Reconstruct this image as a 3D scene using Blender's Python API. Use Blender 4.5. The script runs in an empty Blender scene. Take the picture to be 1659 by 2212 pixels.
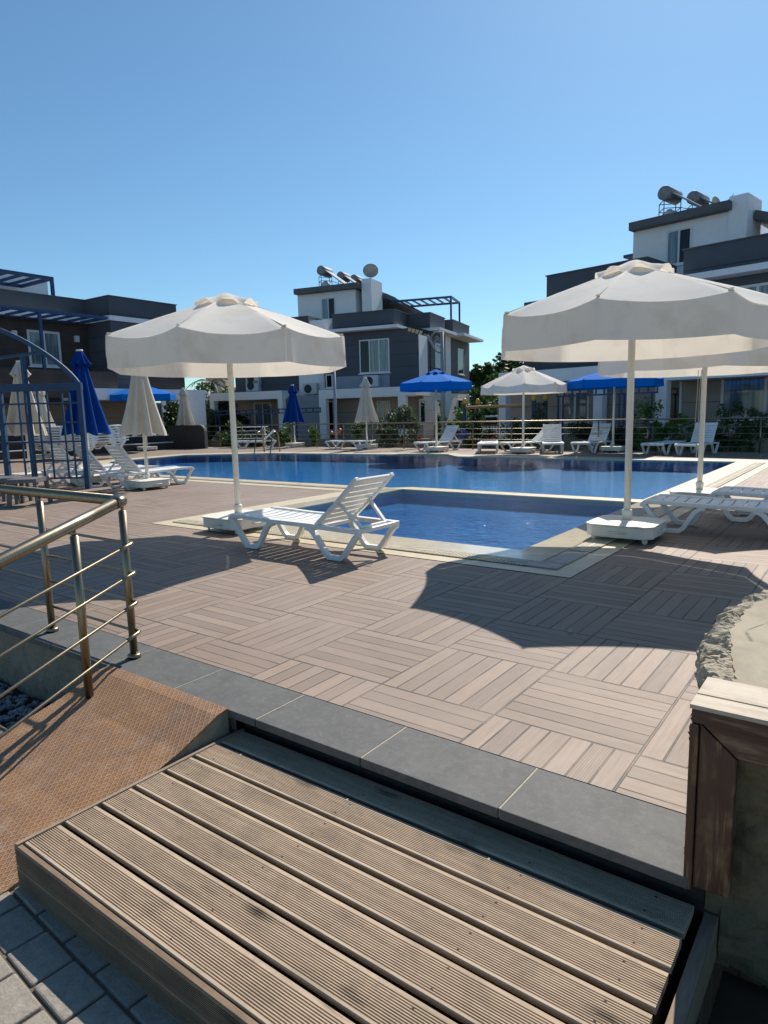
import bpy, bmesh, math, random
from mathutils import Vector, Matrix, noise
from mathutils.geometry import tessellate_polygon
random.seed(7)
R_ = math.radians
sc = bpy.context.scene
col = sc.collection

# ------------------------------------------------------------------ camera, sky, sun, exposure
CAM = Vector((1.850165, -2.412133, 1.282062))
RIGHT = Vector((0.802148, 0.596605, -0.024917))
DOWN = Vector((0.067386, -0.131906, -0.988969))
FWD = Vector((-0.593311, 0.791621, -0.146011))
FPX = 2497.628 / 1.736          # focal length in pixels of a 1659 px wide picture
cd = bpy.data.cameras.new('camera')
cam = bpy.data.objects.new('camera', cd)
col.objects.link(cam)
cam.matrix_world = Matrix(((RIGHT.x, -DOWN.x, -FWD.x, CAM.x), (RIGHT.y, -DOWN.y, -FWD.y, CAM.y),
                           (RIGHT.z, -DOWN.z, -FWD.z, CAM.z), (0, 0, 0, 1)))
cd.sensor_fit = 'AUTO'
cd.sensor_width = 36
cd.lens = 2497.628 / 3840 * 36
cd.clip_start = 0.05
cd.clip_end = 3000
sc.camera = cam

SUN_EL = R_(45)
SUN_AZ = R_(100)                 # mathematical azimuth of the direction towards the sun
w = bpy.data.worlds.new('World')
sc.world = w
w.use_nodes = True
wn = w.node_tree.nodes
wl = w.node_tree.links
wn.clear()
wo = wn.new('ShaderNodeOutputWorld')
bg = wn.new('ShaderNodeBackground')
sky = wn.new('ShaderNodeTexSky')
sky.sky_type = 'NISHITA'
sky.sun_disc = False
sky.sun_elevation = SUN_EL
sky.sun_rotation = math.pi / 2 - SUN_AZ
sky.air_density = 1.0
sky.dust_density = 0.35
sky.ozone_density = 2.0
sky.altitude = 60
bg.inputs['Strength'].default_value = 0.090
tint = wn.new('ShaderNodeMix')
tint.data_type = 'RGBA'
tint.blend_type = 'MULTIPLY'
tint.inputs[0].default_value = 1.0
tint.inputs[7].default_value = (0.76, 1.04, 1.14, 1)
wl.new(sky.outputs[0], tint.inputs[6])
wl.new(tint.outputs[2], bg.inputs[0])
wl.new(bg.outputs[0], wo.inputs[0])
sl = bpy.data.lights.new('sun', 'SUN')
sl.energy = 5.0
sl.angle = R_(0.53)
sl.color = (1.0, 0.92, 0.825)
so = bpy.data.objects.new('sun', sl)
col.objects.link(so)
sd = Vector((math.cos(SUN_AZ) * math.cos(SUN_EL), math.sin(SUN_AZ) * math.cos(SUN_EL), math.sin(SUN_EL)))
so.rotation_euler = sd.to_track_quat('Z', 'Y').to_euler()
sc.view_settings.view_transform = 'Standard'
sc.view_settings.look = 'None'
sc.view_settings.exposure = 0.22
sc.view_settings.gamma = 1
sc.cycles.max_bounces = 8
sc.cycles.transparent_max_bounces = 12
sc.cycles.caustics_reflective = False
sc.cycles.caustics_refractive = False


def ray(px, py):
    return RIGHT * ((px - 829.5) / FPX) + DOWN * ((py - 1106) / FPX) + FWD


def at(px, py, z=0.0):
    d = ray(px, py)
    return CAM + d * ((z - CAM.z) / d.z)


# ------------------------------------------------------------------ materials
class NT:
    def __init__(s, name):
        s.m = bpy.data.materials.new(name)
        s.m.use_nodes = True
        s.t = s.m.node_tree
        s.b = s.t.nodes['Principled BSDF']
        s.out = s.t.nodes['Material Output']

    def n(s, typ, **kw):
        o = s.t.nodes.new(typ)
        for k, v in kw.items():
            setattr(o, k, v)
        return o

    def set(s, sock, v):
        if hasattr(v, 'is_output'):
            s.t.links.new(v, sock)
        else:
            sock.default_value = v

    def math(s, op, a, b=None, c=None, clamp=False):
        o = s.n('ShaderNodeMath', operation=op, use_clamp=clamp)
        s.set(o.inputs[0], a)
        if b is not None:
            s.set(o.inputs[1], b)
        if c is not None:
            s.set(o.inputs[2], c)
        return o.outputs[0]

    def mix(s, f, a, b, blend='MIX'):
        o = s.n('ShaderNodeMix', data_type='RGBA', blend_type=blend)
        s.set(o.inputs[0], f)
        s.set(o.inputs[6], a if hasattr(a, 'is_output') else (*a[:3], 1))
        s.set(o.inputs[7], b if hasattr(b, 'is_output') else (*b[:3], 1))
        return o.outputs[2]

    def fmix(s, f, a, b):
        o = s.n('ShaderNodeMix', data_type='FLOAT')
        s.set(o.inputs[0], f)
        s.set(o.inputs[2], a)
        s.set(o.inputs[3], b)
        return o.outputs[0]

    def noise(s, vec, scale, detail=4, rough=0.55, dist=0.0):
        o = s.n('ShaderNodeTexNoise')
        o.inputs['Scale'].default_value = scale
        o.inputs['Detail'].default_value = detail
        o.inputs['Roughness'].default_value = rough
        o.inputs['Distortion'].default_value = dist
        if vec is not None:
            s.t.links.new(vec, o.inputs['Vector'])
        return o.outputs['Fac']

    def voro(s, vec, scale, feature='F1', out='Distance', rnd=1.0):
        o = s.n('ShaderNodeTexVoronoi', feature=feature)
        o.inputs['Scale'].default_value = scale
        o.inputs['Randomness'].default_value = rnd
        if vec is not None:
            s.t.links.new(vec, o.inputs['Vector'])
        return o.outputs[out]

    def white(s, vec, out='Value'):
        o = s.n('ShaderNodeTexWhiteNoise')
        s.t.links.new(vec, o.inputs['Vector'])
        return o.outputs[out]

    def ramp(s, f, a, b):
        o = s.n('ShaderNodeMapRange')
        s.set(o.inputs['Value'], f)
        o.inputs['From Min'].default_value = a
        o.inputs['From Max'].default_value = b
        return o.outputs['Result']

    def coord(s, which='Object'):
        return s.n('ShaderNodeTexCoord').outputs[which]

    def xyz(s, v):
        o = s.n('ShaderNodeSeparateXYZ')
        s.t.links.new(v, o.inputs[0])
        return o.outputs

    def vec(s, x, y, z):
        o = s.n('ShaderNodeCombineXYZ')
        s.set(o.inputs[0], x)
        s.set(o.inputs[1], y)
        s.set(o.inputs[2], z)
        return o.outputs[0]

    def vscale(s, v, x, y, z):
        o = s.n('ShaderNodeVectorMath', operation='MULTIPLY')
        s.t.links.new(v, o.inputs[0])
        o.inputs[1].default_value = (x, y, z)
        return o.outputs[0]

    def bump(s, h, strength=0.3, dist=0.01):
        o = s.n('ShaderNodeBump')
        o.inputs['Strength'].default_value = strength
        o.inputs['Distance'].default_value = dist
        s.set(o.inputs['Height'], h)
        s.t.links.new(o.outputs[0], s.b.inputs['Normal'])
        return o.outputs[0]

    def base(s, v):
        s.set(s.b.inputs['Base Color'], v if hasattr(v, 'is_output') else (*v[:3], 1))

    def rough(s, v):
        s.set(s.b.inputs['Roughness'], v)


def simple(name, c, rough=0.6, var=0.12, scale=6.0, bump=0.0, bscale=60.0, metal=0.0, stretch=None, dirt=None):
    """plain material with large soft variation, optional bump, optional dirt colour"""
    t = NT(name)
    v = t.coord('Object')
    if stretch:
        v = t.vscale(v, *stretch)
    f = t.noise(v, scale, 5, 0.6)
    f = t.ramp(f, 0.3, 0.7)
    a = tuple(x * (1 - var) for x in c)
    b = tuple(min(1, x * (1 + var)) for x in c)
    cc = t.mix(f, a, b)
    if dirt:
        g = t.noise(v, scale * 2.7, 6, 0.7)
        g = t.ramp(g, 0.52, 0.75)
        cc = t.mix(t.math('MULTIPLY', g, dirt[1]), cc, dirt[0])
    t.base(cc)
    t.rough(rough)
    t.b.inputs['Metallic'].default_value = metal
    if bump:
        t.bump(t.noise(v, bscale, 4, 0.6), bump, 0.01)
    return t.m


def mat_deck():
    t = NT('parquet_deck_tile')
    v = t.coord('Object')
    x, y, z = t.xyz(v)
    x = t.math('DIVIDE', x, 0.6)
    y = t.math('DIVIDE', y, 0.6)
    cx, cy = t.math('FLOOR', x), t.math('FLOOR', y)
    fx, fy = t.math('FRACT', x), t.math('FRACT', y)
    par = t.math('FLOORED_MODULO', t.math('ADD', cx, cy), 2.0)
    par = t.math('GREATER_THAN', par, 0.5)
    ac = t.fmix(par, fx, fy)
    al = t.fmix(par, fy, fx)
    b = t.math('MULTIPLY', ac, 7.0)
    bi, bf = t.math('FLOOR', b), t.math('FRACT', b)
    key = t.vec(cx, cy, bi)
    rnd = t.white(key)
    rnd2 = t.white(t.vscale(key, 3.7, 1.3, 2.1))
    edge = t.math('MINIMUM', bf, t.math('SUBTRACT', 1.0, bf))
    ealong = t.math('MINIMUM', al, t.math('SUBTRACT', 1.0, al))
    eac = t.math('MINIMUM', ac, t.math('SUBTRACT', 1.0, ac))
    etile = t.math('MINIMUM', ealong, eac)
    groove = t.ramp(edge, 0.030, 0.052)
    tgroove = t.ramp(etile, 0.006, 0.011)
    gr = t.math('MULTIPLY', groove, tgroove)
    # grain along the board
    gv = t.vec(t.math('MULTIPLY', al, 0.9), t.math('ADD', t.math('MULTIPLY', ac, 16.0), t.math('MULTIPLY', rnd, 40)), t.math('ADD', t.math('MULTIPLY', cx, 3.1), t.math('MULTIPLY', cy, 7.7)))
    grain = t.noise(gv, 2.2, 6, 0.68, 1.2)
    alt = t.math('FLOORED_MODULO', bi, 2.0)
    light = (0.318, 0.232, 0.166)
    dark = (0.196, 0.141, 0.102)
    tone = t.math('ADD', t.math('MULTIPLY', alt, 0.45), t.math('MULTIPLY', rnd, 0.55))
    c = t.mix(tone, light, dark)
    cell = t.white(t.vec(cx, cy, 5.5))
    c = t.mix(t.math('MULTIPLY', cell, 0.30), c, (0.17, 0.125, 0.095))
    c = t.mix(t.math('MULTIPLY', t.ramp(grain, 0.35, 0.7), 0.42), c, (0.165, 0.122, 0.098))
    big = t.noise(v, 0.7, 5, 0.62)
    c = t.mix(t.math('MULTIPLY', t.ramp(big, 0.42, 0.72), 0.38), c, (0.36, 0.29, 0.24))
    smudge = t.noise(v, 4.5, 6, 0.7, 0.6)
    c = t.mix(t.math('MULTIPLY', t.ramp(smudge, 0.5, 0.78), 0.25), c, (0.19, 0.15, 0.13))
    # ribbed boards
    ribbed = t.math('GREATER_THAN', rnd2, 0.62)
    rib = t.math('SINE', t.math('MULTIPLY', bf, 2 * math.pi * 9))
    rib = t.math('MULTIPLY', t.math('ADD', t.math('MULTIPLY', rib, 0.5), 0.5), ribbed)
    c = t.mix(t.math('MULTIPLY', rib, 0.22), c, (0.14, 0.10, 0.085))
    sand = t.noise(v, 3.0, 3, 0.5)
    gc = t.mix(t.ramp(sand, 0.45, 0.6), (0.040, 0.031, 0.027), (0.16, 0.12, 0.088))
    c = t.mix(gr, gc, c)
    t.base(c)
    t.rough(t.fmix(grain, 0.55, 0.72))
    h = t.math('ADD', t.math('MULTIPLY', gr, 1.0), t.math('MULTIPLY', t.math('SUBTRACT', 1.0, rib), 0.18))
    h = t.math('ADD', h, t.math('MULTIPLY', grain, 0.12))
    t.bump(h, 0.5, 0.006)
    return t.m


def mat_wood(name, c0, c1, knots=(0.05, 0.035, 0.025), axis=0, knot_amt=0.8, gscale=9, rough=0.75, bump=0.25, worn=None):
    """weathered timber, grain along the given axis"""
    t = NT(name)
    v = t.coord('Object')
    st = [14, 14, 14]
    st[axis] = 0.8
    gv = t.vscale(v, *st)
    g = t.noise(gv, gscale / 3, 8, 0.7, 0.6)
    fine = t.noise(gv, gscale * 2.5, 4, 0.7)
    c = t.mix(t.ramp(g, 0.3, 0.7), c0, c1)
    c = t.mix(t.math('MULTIPLY', t.ramp(fine, 0.5, 0.8), 0.45), c, tuple(x * 0.45 for x in c0))
    st2 = [22, 22, 22]
    st2[axis] = 7
    d = t.voro(t.vscale(v, *st2), 0.36)
    kn = t.noise(t.vscale(v, *[q * 3 for q in st]), 6, 4, 0.6)
    k = t.math('MULTIPLY', t.math('SUBTRACT', 1.0, t.ramp(d, 0.06, 0.19)), t.ramp(kn, 0.36, 0.52))
    c = t.mix(t.math('MULTIPLY', k, knot_amt), c, knots)
    blot = t.noise(v, 5.0, 7, 0.75, 0.5)
    c = t.mix(t.math('MULTIPLY', t.ramp(blot, 0.48, 0.70), 0.5), c, tuple(x * 0.52 + 0.012 for x in c0))
    if worn:
        st3 = [30, 30, 30]
        st3[axis] = 3.0
        wr = t.math('MULTIPLY', t.ramp(t.noise(t.vscale(v, *st3), 1.0, 5, 0.7, 0.4), 0.50, 0.62), t.ramp(t.noise(v, 6, 3, 0.6), 0.45, 0.6))
        c = t.mix(t.math('MULTIPLY', wr, 0.75), c, worn)
    t.base(c)
    t.rough(rough)
    t.bump(t.math('ADD', g, t.math('MULTIPLY', fine, 0.6)), bump, 0.004)
    return t.m


def mat_fabric(name, c, trans=0.35, stain=(0.45, 0.38, 0.27), amt=0.35):
    t = NT(name)
    v = t.coord('Object')
    f = t.noise(v, 2.6, 6, 0.65, 0.4)
    s = t.ramp(f, 0.5, 0.78)
    cc = t.mix(t.math('MULTIPLY', s, amt), c, stain)
    fine = t.noise(v, 9, 5, 0.7)
    cc = t.mix(t.math('MULTIPLY', t.ramp(fine, 0.6, 0.85), amt * 0.3), cc, tuple(x * 0.6 for x in stain))
    t.base(cc)
    t.rough(0.85)
    t.b.inputs['Specular IOR Level'].default_value = 0.12
    wv = t.noise(v, 7, 3, 0.5)
    weave = t.noise(v, 260, 2, 0.5)
    nb = t.bump(t.math('ADD', wv, t.math('MULTIPLY', weave, 0.06)), 0.16, 0.014)
    tr = t.n('ShaderNodeBsdfTranslucent')
    t.t.links.new(t.mix(0.35, cc, (0.92, 0.80, 0.56), 'MULTIPLY'), tr.inputs[0])
    t.t.links.new(nb, tr.inputs['Normal'])
    mx = t.n('ShaderNodeMixShader')
    mx.inputs[0].default_value = trans
    t.t.links.new(t.b.outputs[0], mx.inputs[1])
    t.t.links.new(tr.outputs[0], mx.inputs[2])
    t.t.links.new(mx.outputs[0], t.out.inputs[0])
    return t.m


def mat_leaf(name, c, c2):
    t = NT(name)
    v = t.coord('Object')
    f = t.noise(v, 1.7, 3, 0.6)
    info = t.n('ShaderNodeNewGeometry').outputs['Random Per Island']
    k = t.math('ADD', t.math('MULTIPLY', t.ramp(f, 0.35, 0.65), 0.5), t.math('MULTIPLY', info, 0.5))
    cc = t.mix(k, c, c2)
    t.base(cc)
    t.rough(0.6)
    tr = t.n('ShaderNodeBsdfTranslucent')
    t.t.links.new(t.mix(0.5, cc, (0.6, 0.9, 0.15), 'MULTIPLY'), tr.inputs[0])
    mx = t.n('ShaderNodeMixShader')
    mx.inputs[0].default_value = 0.3
    t.t.links.new(t.b.outputs[0], mx.inputs[1])
    t.t.links.new(tr.outputs[0], mx.inputs[2])
    t.t.links.new(mx.outputs[0], t.out.inputs[0])
    return t.m


def mat_water(name, scale, strength, tint):
    t = NT(name)
    v = t.coord('Object')
    h = t.noise(v, scale, 5, 0.62, 0.5)
    swell = t.noise(t.vscale(v, 1, 1.6, 1), 0.8, 2, 0.5)
    hh = t.math('ADD', h, t.math('MULTIPLY', swell, 0.9))
    bp = t.n('ShaderNodeBump')
    bp.inputs['Strength'].default_value = strength
    bp.inputs['Distance'].default_value = 0.03
    t.t.links.new(hh, bp.inputs['Height'])
    gl = t.n('ShaderNodeBsdfGlossy')
    gl.inputs['Roughness'].default_value = 0.012
    t.t.links.new(bp.outputs[0], gl.inputs['Normal'])
    tr = t.n('ShaderNodeBsdfTransparent')
    tr.inputs[0].default_value = (*tint, 1)
    fr = t.n('ShaderNodeFresnel')
    fr.inputs['IOR'].default_value = 1.33
    t.t.links.new(bp.outputs[0], fr.inputs['Normal'])
    mx = t.n('ShaderNodeMixShader')
    t.t.links.new(fr.outputs[0], mx.inputs[0])
    t.t.links.new(tr.outputs[0], mx.inputs[1])
    t.t.links.new(gl.outputs[0], mx.inputs[2])
    t.t.links.new(mx.outputs[0], t.out.inputs[0])
    t.t.nodes.remove(t.b)
    return t.m


def mat_pooltile(name, c0, c1, grout):
    t = NT(name)
    v = t.coord('Object')
    x, y, z = t.xyz(v)
    s = 0.12
    fs = []
    cells = []
    for q in (x, y, z):
        d = t.math('DIVIDE', t.math('ADD', q, 0.031), s)
        f = t.math('FRACT', d)
        fs.append(t.math('MINIMUM', f, t.math('SUBTRACT', 1.0, f)))
        cells.append(t.math('FLOOR', d))
    m = t.math('MINIMUM', fs[0], t.math('MINIMUM', fs[1], t.math('ADD', fs[2], 0.0)))
    m = t.math('MINIMUM', fs[0], fs[1])
    line = t.math('SUBTRACT', 1.0, t.ramp(m, 0.035, 0.075))
    rn = t.white(t.vec(*cells))
    c = t.mix(rn, c0, c1)
    # light net of the ripples on the floor is left to the light itself; only grout is drawn
    c = t.mix(t.math('MULTIPLY', line, 0.75), c, grout)
    t.base(c)
    t.rough(0.35)
    return t.m


def mat_stone(name, c0, c1, c2, scale, rough=0.8, bump=0.6, bd=0.03, joints=True):
    t = NT(name)
    v = t.coord('Object')
    f = t.noise(v, scale, 7, 0.7, 0.3)
    c = t.mix(t.ramp(f, 0.3, 0.7), c0, c1)
    g = t.noise(v, scale * 4.3, 6, 0.7)
    c = t.mix(t.math('MULTIPLY', t.ramp(g, 0.5, 0.75), 0.6), c, c2)
    if joints:
        d = t.voro(v, scale * 0.9, 'DISTANCE_TO_EDGE')
        c = t.mix(t.math('MULTIPLY', t.math('SUBTRACT', 1.0, t.ramp(d, 0.0, 0.10)), t.ramp(f, 0.3, 0.6)), c, tuple(x * 0.5 for x in c0))
        hh = t.math('ADD', t.ramp(d, 0.0, 0.2), t.math('MULTIPLY', g, 0.6))
    else:
        hh = t.math('ADD', f, t.math('MULTIPLY', g, 0.6))
    if name == 'dark_grey_slab':
        sc1_ = t.noise(t.vscale(v, 6, 26, 1), 2.0, 6, 0.75, 2.0)
        c = t.mix(t.math('MULTIPLY', t.ramp(sc1_, 0.60, 0.74), 0.35), c, (0.30, 0.29, 0.27))
        sp_ = t.noise(v, 220, 2, 0.5)
        c = t.mix(t.math('MULTIPLY', t.ramp(sp_, 0.55, 0.75), 0.35), c, (0.22, 0.22, 0.21))
    if name == 'troweled_concrete':
        ck = t.voro(t.vscale(v, 1, 1, 1), 2.3, 'DISTANCE_TO_EDGE')
        ckn = t.noise(v, 5, 3, 0.6)
        c = t.mix(t.math('MULTIPLY', t.math('SUBTRACT', 1.0, t.ramp(ck, 0.0, 0.012)), t.ramp(ckn, 0.5, 0.6)), c, (0.12, 0.10, 0.075))
        st_ = t.noise(v, 1.4, 6, 0.7, 1.0)
        c = t.mix(t.math('MULTIPLY', t.ramp(st_, 0.5, 0.7), 0.45), c, (0.22, 0.20, 0.165))
    t.base(c)
    t.rough(rough)
    t.bump(hh, bump, bd)
    return t.m


def mat_rust():
    t = NT('rusty_diamond_plate')
    v = t.coord('Object')
    x, y, z = t.xyz(v)
    p = 0.0225
    a = t.math('FRACT', t.math('DIVIDE', t.math('ADD', t.math('MULTIPLY', x, 1.25), y), p * 1.6))
    b = t.math('FRACT', t.math('DIVIDE', t.math('SUBTRACT', t.math('MULTIPLY', x, 1.25), y), p * 1.6))
    ea = t.math('MINIMUM', a, t.math('SUBTRACT', 1.0, a))
    eb = t.math('MINIMUM', b, t.math('SUBTRACT', 1.0, b))
    m = t.math('MINIMUM', ea, eb)
    ridge = t.math('SUBTRACT', 1.0, t.ramp(m, 0.05, 0.14))
    n1 = t.noise(v, 4.5, 8, 0.75, 0.8)
    n2 = t.noise(v, 60, 5, 0.75)
    n3 = t.noise(v, 14, 6, 0.7)
    c = t.mix(t.ramp(n1, 0.38, 0.66), (0.215, 0.118, 0.068), (0.36, 0.180, 0.068))
    c = t.mix(t.math('MULTIPLY', t.ramp(n2, 0.45, 0.7), 0.55), c, (0.15, 0.078, 0.05))
    c = t.mix(t.math('MULTIPLY', t.ramp(n3, 0.5, 0.72), 0.55), c, (0.40, 0.30, 0.21))
    c = t.mix(t.math('MULTIPLY', ridge, 0.55), c, (0.42, 0.27, 0.17))
    t.base(c)
    t.rough(0.8)
    t.b.inputs['Metallic'].default_value = 0.0
    t.bump(t.math('ADD', ridge, t.math('MULTIPLY', n2, 0.35)), 0.75, 0.004)
    return t.m


def mat_siding(name, c, groove=0.24, axis=2, var=0.1):
    """facade cladding with horizontal joints"""
    t = NT(name)
    v = t.coord('Object')
    x, y, z = t.xyz(v)
    q = t.math('FRACT', t.math('DIVIDE', z, groove))
    e = t.math('MINIMUM', q, t.math('SUBTRACT', 1.0, q))
    g = t.ramp(e, 0.006, 0.03)
    f = t.noise(v, 1.3, 5, 0.6)
    cc = t.mix(t.ramp(f, 0.3, 0.7), tuple(k * (1 - var) for k in c), tuple(k * (1 + var) for k in c))
    row = t.white(t.vec(t.math('FLOOR', t.math('DIVIDE', z, groove)), 1.0, 2.0))
    cc = t.mix(t.math('MULTIPLY', row, 0.25), cc, tuple(k * 0.75 for k in c))
    cc = t.mix(g, tuple(k * 0.45 for k in c), cc)
    t.base(cc)
    t.rough(0.75)
    t.bump(g, 0.4, 0.01)
    return t.m


def mat_glass(name, c):
    t = NT(name)
    v = t.coord('Object')
    f = t.noise(t.vscale(v, 7, 7, 0.3), 1.5, 3, 0.5)
    t.base(t.mix(t.ramp(f, 0.4, 0.6), tuple(k * 0.45 for k in c), c))
    t.rough(0.04)
    t.b.inputs['Specular IOR Level'].default_value = 0.8
    wv = t.noise(v, 0.9, 2, 0.5)
    t.bump(wv, 0.02, 0.05)
    return t.m


M = {}
M['deck'] = mat_deck()
M['surround'] = mat_stone('beige_pool_stone', (0.50, 0.42, 0.28), (0.62, 0.53, 0.36), (0.40, 0.33, 0.23), 2.2, 0.45, 0.12, 0.004, False)
M['poolrim'] = mat_stone('wet_pool_rim_stone', (0.55, 0.50, 0.38), (0.64, 0.58, 0.44), (0.44, 0.40, 0.31), 2.6, 0.12, 0.05, 0.003, False)
M['grate'] = simple('drain_grate_plastic', (0.56, 0.49, 0.36), 0.6, 0.2, 9, dirt=((0.2, 0.16, 0.11), 0.5))
M['drain_dark'] = simple('drain_channel', (0.10, 0.09, 0.075), 0.8)
M['drain_grey'] = simple('drain_cover_grey', (0.30, 0.29, 0.26), 0.6, 0.2, 9, 0.2)
M['water_small'] = mat_water('ruffled_pool_water', 10.0, 0.85, (0.80, 0.93, 0.99))
M['water_main'] = mat_water('calm_pool_water', 6.0, 0.11, (0.74, 0.89, 0.97))
M['tile_small'] = mat_pooltile('blue_mosaic_light', (0.003, 0.165, 0.56), (0.010, 0.25, 0.70), (0.08, 0.30, 0.60))
M['tile_main'] = mat_pooltile('blue_mosaic_deep', (0.005, 0.23, 0.62), (0.012, 0.31, 0.74), (0.12, 0.42, 0.70))
M['slate'] = mat_stone('dark_grey_slab', (0.062, 0.064, 0.063), (0.105, 0.106, 0.102), (0.160, 0.158, 0.148), 7.0, 0.72, 0.22, 0.003, False)
M['grout'] = simple('pale_grout', (0.45, 0.40, 0.31), 0.9, 0.15, 20)
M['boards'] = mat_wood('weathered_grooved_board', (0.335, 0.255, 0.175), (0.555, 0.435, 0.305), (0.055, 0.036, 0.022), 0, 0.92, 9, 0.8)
M['boards_front'] = mat_wood('shaded_front_board', (0.17, 0.115, 0.072), (0.30, 0.215, 0.14), (0.05, 0.035, 0.022), 0, 0.85, 9, 0.85)  # same timber with the shade of the front face mixed into its browns
M['boards_y'] = mat_wood('weathered_side_board', (0.20, 0.148, 0.10), (0.38, 0.29, 0.20), (0.06, 0.04, 0.028), 1, 0.5, 9, 0.8)
M['soil_gap_shade'] = simple('soil_and_gap_shade', (0.025, 0.021, 0.017), 0.95, 0.3, 20, 0.4)  # soil of the bed; also the painted shade of riser and board gaps
M['capwood'] = mat_wood('bleached_pine_cap', (0.42, 0.345, 0.25), (0.60, 0.52, 0.405), (0.10, 0.055, 0.03), 0, 1.0, 6, 0.7, 0.3)
M['stainwood'] = mat_wood('dark_stained_timber', (0.045, 0.019, 0.012), (0.088, 0.040, 0.024), (0.02, 0.012, 0.01), 2, 0.5, 7, 0.5, 0.25, (0.30, 0.19, 0.11))
M['stainwood_x'] = mat_wood('dark_stained_rail', (0.045, 0.019, 0.012), (0.088, 0.040, 0.024), (0.02, 0.012, 0.01), 0, 0.5, 7, 0.5, 0.25, (0.25, 0.15, 0.09))
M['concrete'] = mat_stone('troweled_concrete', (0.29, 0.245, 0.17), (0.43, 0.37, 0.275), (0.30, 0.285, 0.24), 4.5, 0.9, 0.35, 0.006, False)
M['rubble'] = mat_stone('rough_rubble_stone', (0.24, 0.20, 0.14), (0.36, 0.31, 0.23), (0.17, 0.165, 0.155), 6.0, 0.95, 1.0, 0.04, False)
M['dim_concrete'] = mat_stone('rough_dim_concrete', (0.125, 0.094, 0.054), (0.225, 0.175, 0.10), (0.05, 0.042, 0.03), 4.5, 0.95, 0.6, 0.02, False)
M['rubble_fine'] = mat_stone('broken_stone_edge', (0.40, 0.335, 0.23), (0.56, 0.49, 0.37), (0.27, 0.26, 0.235), 11, 0.95, 0.9, 0.02, False)
M['gravel'] = simple('pale_gravel', (0.30, 0.30, 0.30), 0.9, 0.5, 14, 0.3)
M['paver'] = mat_stone('grey_paver', (0.235, 0.212, 0.175), (0.35, 0.318, 0.265), (0.13, 0.118, 0.10), 26, 0.95, 0.8, 0.006, False)
M['bedding'] = mat_stone('sandy_bedding', (0.10, 0.085, 0.065), (0.18, 0.155, 0.12), (0.05, 0.045, 0.04), 22, 0.95, 0.8, 0.01, False)
M['bounce_ground'] = mat_stone('pale_bounce_paving', (0.36, 0.32, 0.26), (0.44, 0.39, 0.32), (0.26, 0.24, 0.20), 6, 0.9, 0.3, 0.005, False)  # pale ground added out of view to bounce warm light
M['rust'] = mat_rust()
M['rampedge'] = mat_stone('ramp_edge_concrete', (0.16, 0.15, 0.12), (0.28, 0.26, 0.20), (0.10, 0.10, 0.09), 14, 0.95, 0.5, 0.01, False)
t_ = NT('brushed_steel')
t_.base(t_.mix(t_.ramp(t_.noise(t_.vscale(t_.coord('Object'), 40, 40, 3), 4, 3, 0.5), 0.3, 0.7), (0.215, 0.180, 0.125), (0.31, 0.265, 0.19)))
t_.b.inputs['Metallic'].default_value = 1.0
t_.rough(0.36)
M['steel'] = t_.m
M['white_plastic'] = simple('white_resin', (0.78, 0.78, 0.76), 0.42, 0.05, 4, dirt=((0.50, 0.47, 0.40), 0.35))
M['white_plastic'].node_tree.nodes['Principled BSDF'].inputs['Subsurface Weight'].default_value = 0.0
M['base_white'] = simple('cream_base_plastic', (0.70, 0.68, 0.60), 0.55, 0.06, 3, dirt=((0.42, 0.36, 0.27), 0.5))
M['pole_white'] = simple('cream_painted_pole', (0.74, 0.72, 0.64), 0.45, 0.05, 5, dirt=((0.45, 0.40, 0.30), 0.3))
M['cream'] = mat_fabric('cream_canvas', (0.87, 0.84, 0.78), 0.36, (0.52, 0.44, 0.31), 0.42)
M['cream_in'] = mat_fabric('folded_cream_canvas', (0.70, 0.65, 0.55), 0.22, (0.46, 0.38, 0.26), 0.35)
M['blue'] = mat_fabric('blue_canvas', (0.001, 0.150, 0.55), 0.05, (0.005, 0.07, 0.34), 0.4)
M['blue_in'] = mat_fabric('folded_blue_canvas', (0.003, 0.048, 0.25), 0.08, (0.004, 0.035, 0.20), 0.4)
M['blue_steel'] = simple('blue_painted_steel', (0.020, 0.055, 0.145), 0.45, 0.15, 6)
M['blue_trellis'] = simple('blue_painted_trellis', (0.013, 0.056, 0.130), 0.6, 0.2, 5)
M['dark_rubber'] = simple('dark_caster', (0.09, 0.085, 0.08), 0.7)
M['grey_plaster'] = mat_siding('anthracite_cladding', (0.076, 0.086, 0.104), 0.6)
M['grey_parapet'] = mat_siding('anthracite_parapet', (0.074, 0.084, 0.100), 0.95)
M['brown_clad'] = mat_siding('dark_brown_cladding', (0.055, 0.042, 0.036), 0.16, 2, 0.3)
M['white_wall'] = simple('white_render', (0.80, 0.81, 0.82), 0.85, 0.04, 0.8, 0.08, 30, dirt=((0.60, 0.60, 0.60), 0.35))
M['taupe'] = mat_siding('taupe_wall_panels', (0.40, 0.335, 0.28), 0.7)
M['beige_wall'] = mat_siding('sunlit_beige_panels', (0.76, 0.67, 0.58), 0.7)  # beige brightened to carry the grazing sun on the side wall
M['slate_blue_wall'] = simple('grey_blue_wall', (0.26, 0.29, 0.33), 0.85, 0.06, 0.8, 0.06, 30)
M['roofgrey'] = simple('grey_roof_slab', (0.105, 0.11, 0.115), 0.8, 0.15, 1.5)
M['frame_white'] = simple('white_window_frame', (0.66, 0.67, 0.68), 0.5, 0.03)
M['glass_dark'] = mat_glass('dark_window_glass', (0.015, 0.018, 0.024))
M['glass_dark'].node_tree.nodes['Principled BSDF'].inputs['Specular IOR Level'].default_value = 0.3
M['glass_curtain'] = mat_glass('curtained_glass', (0.20, 0.25, 0.28))
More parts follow.
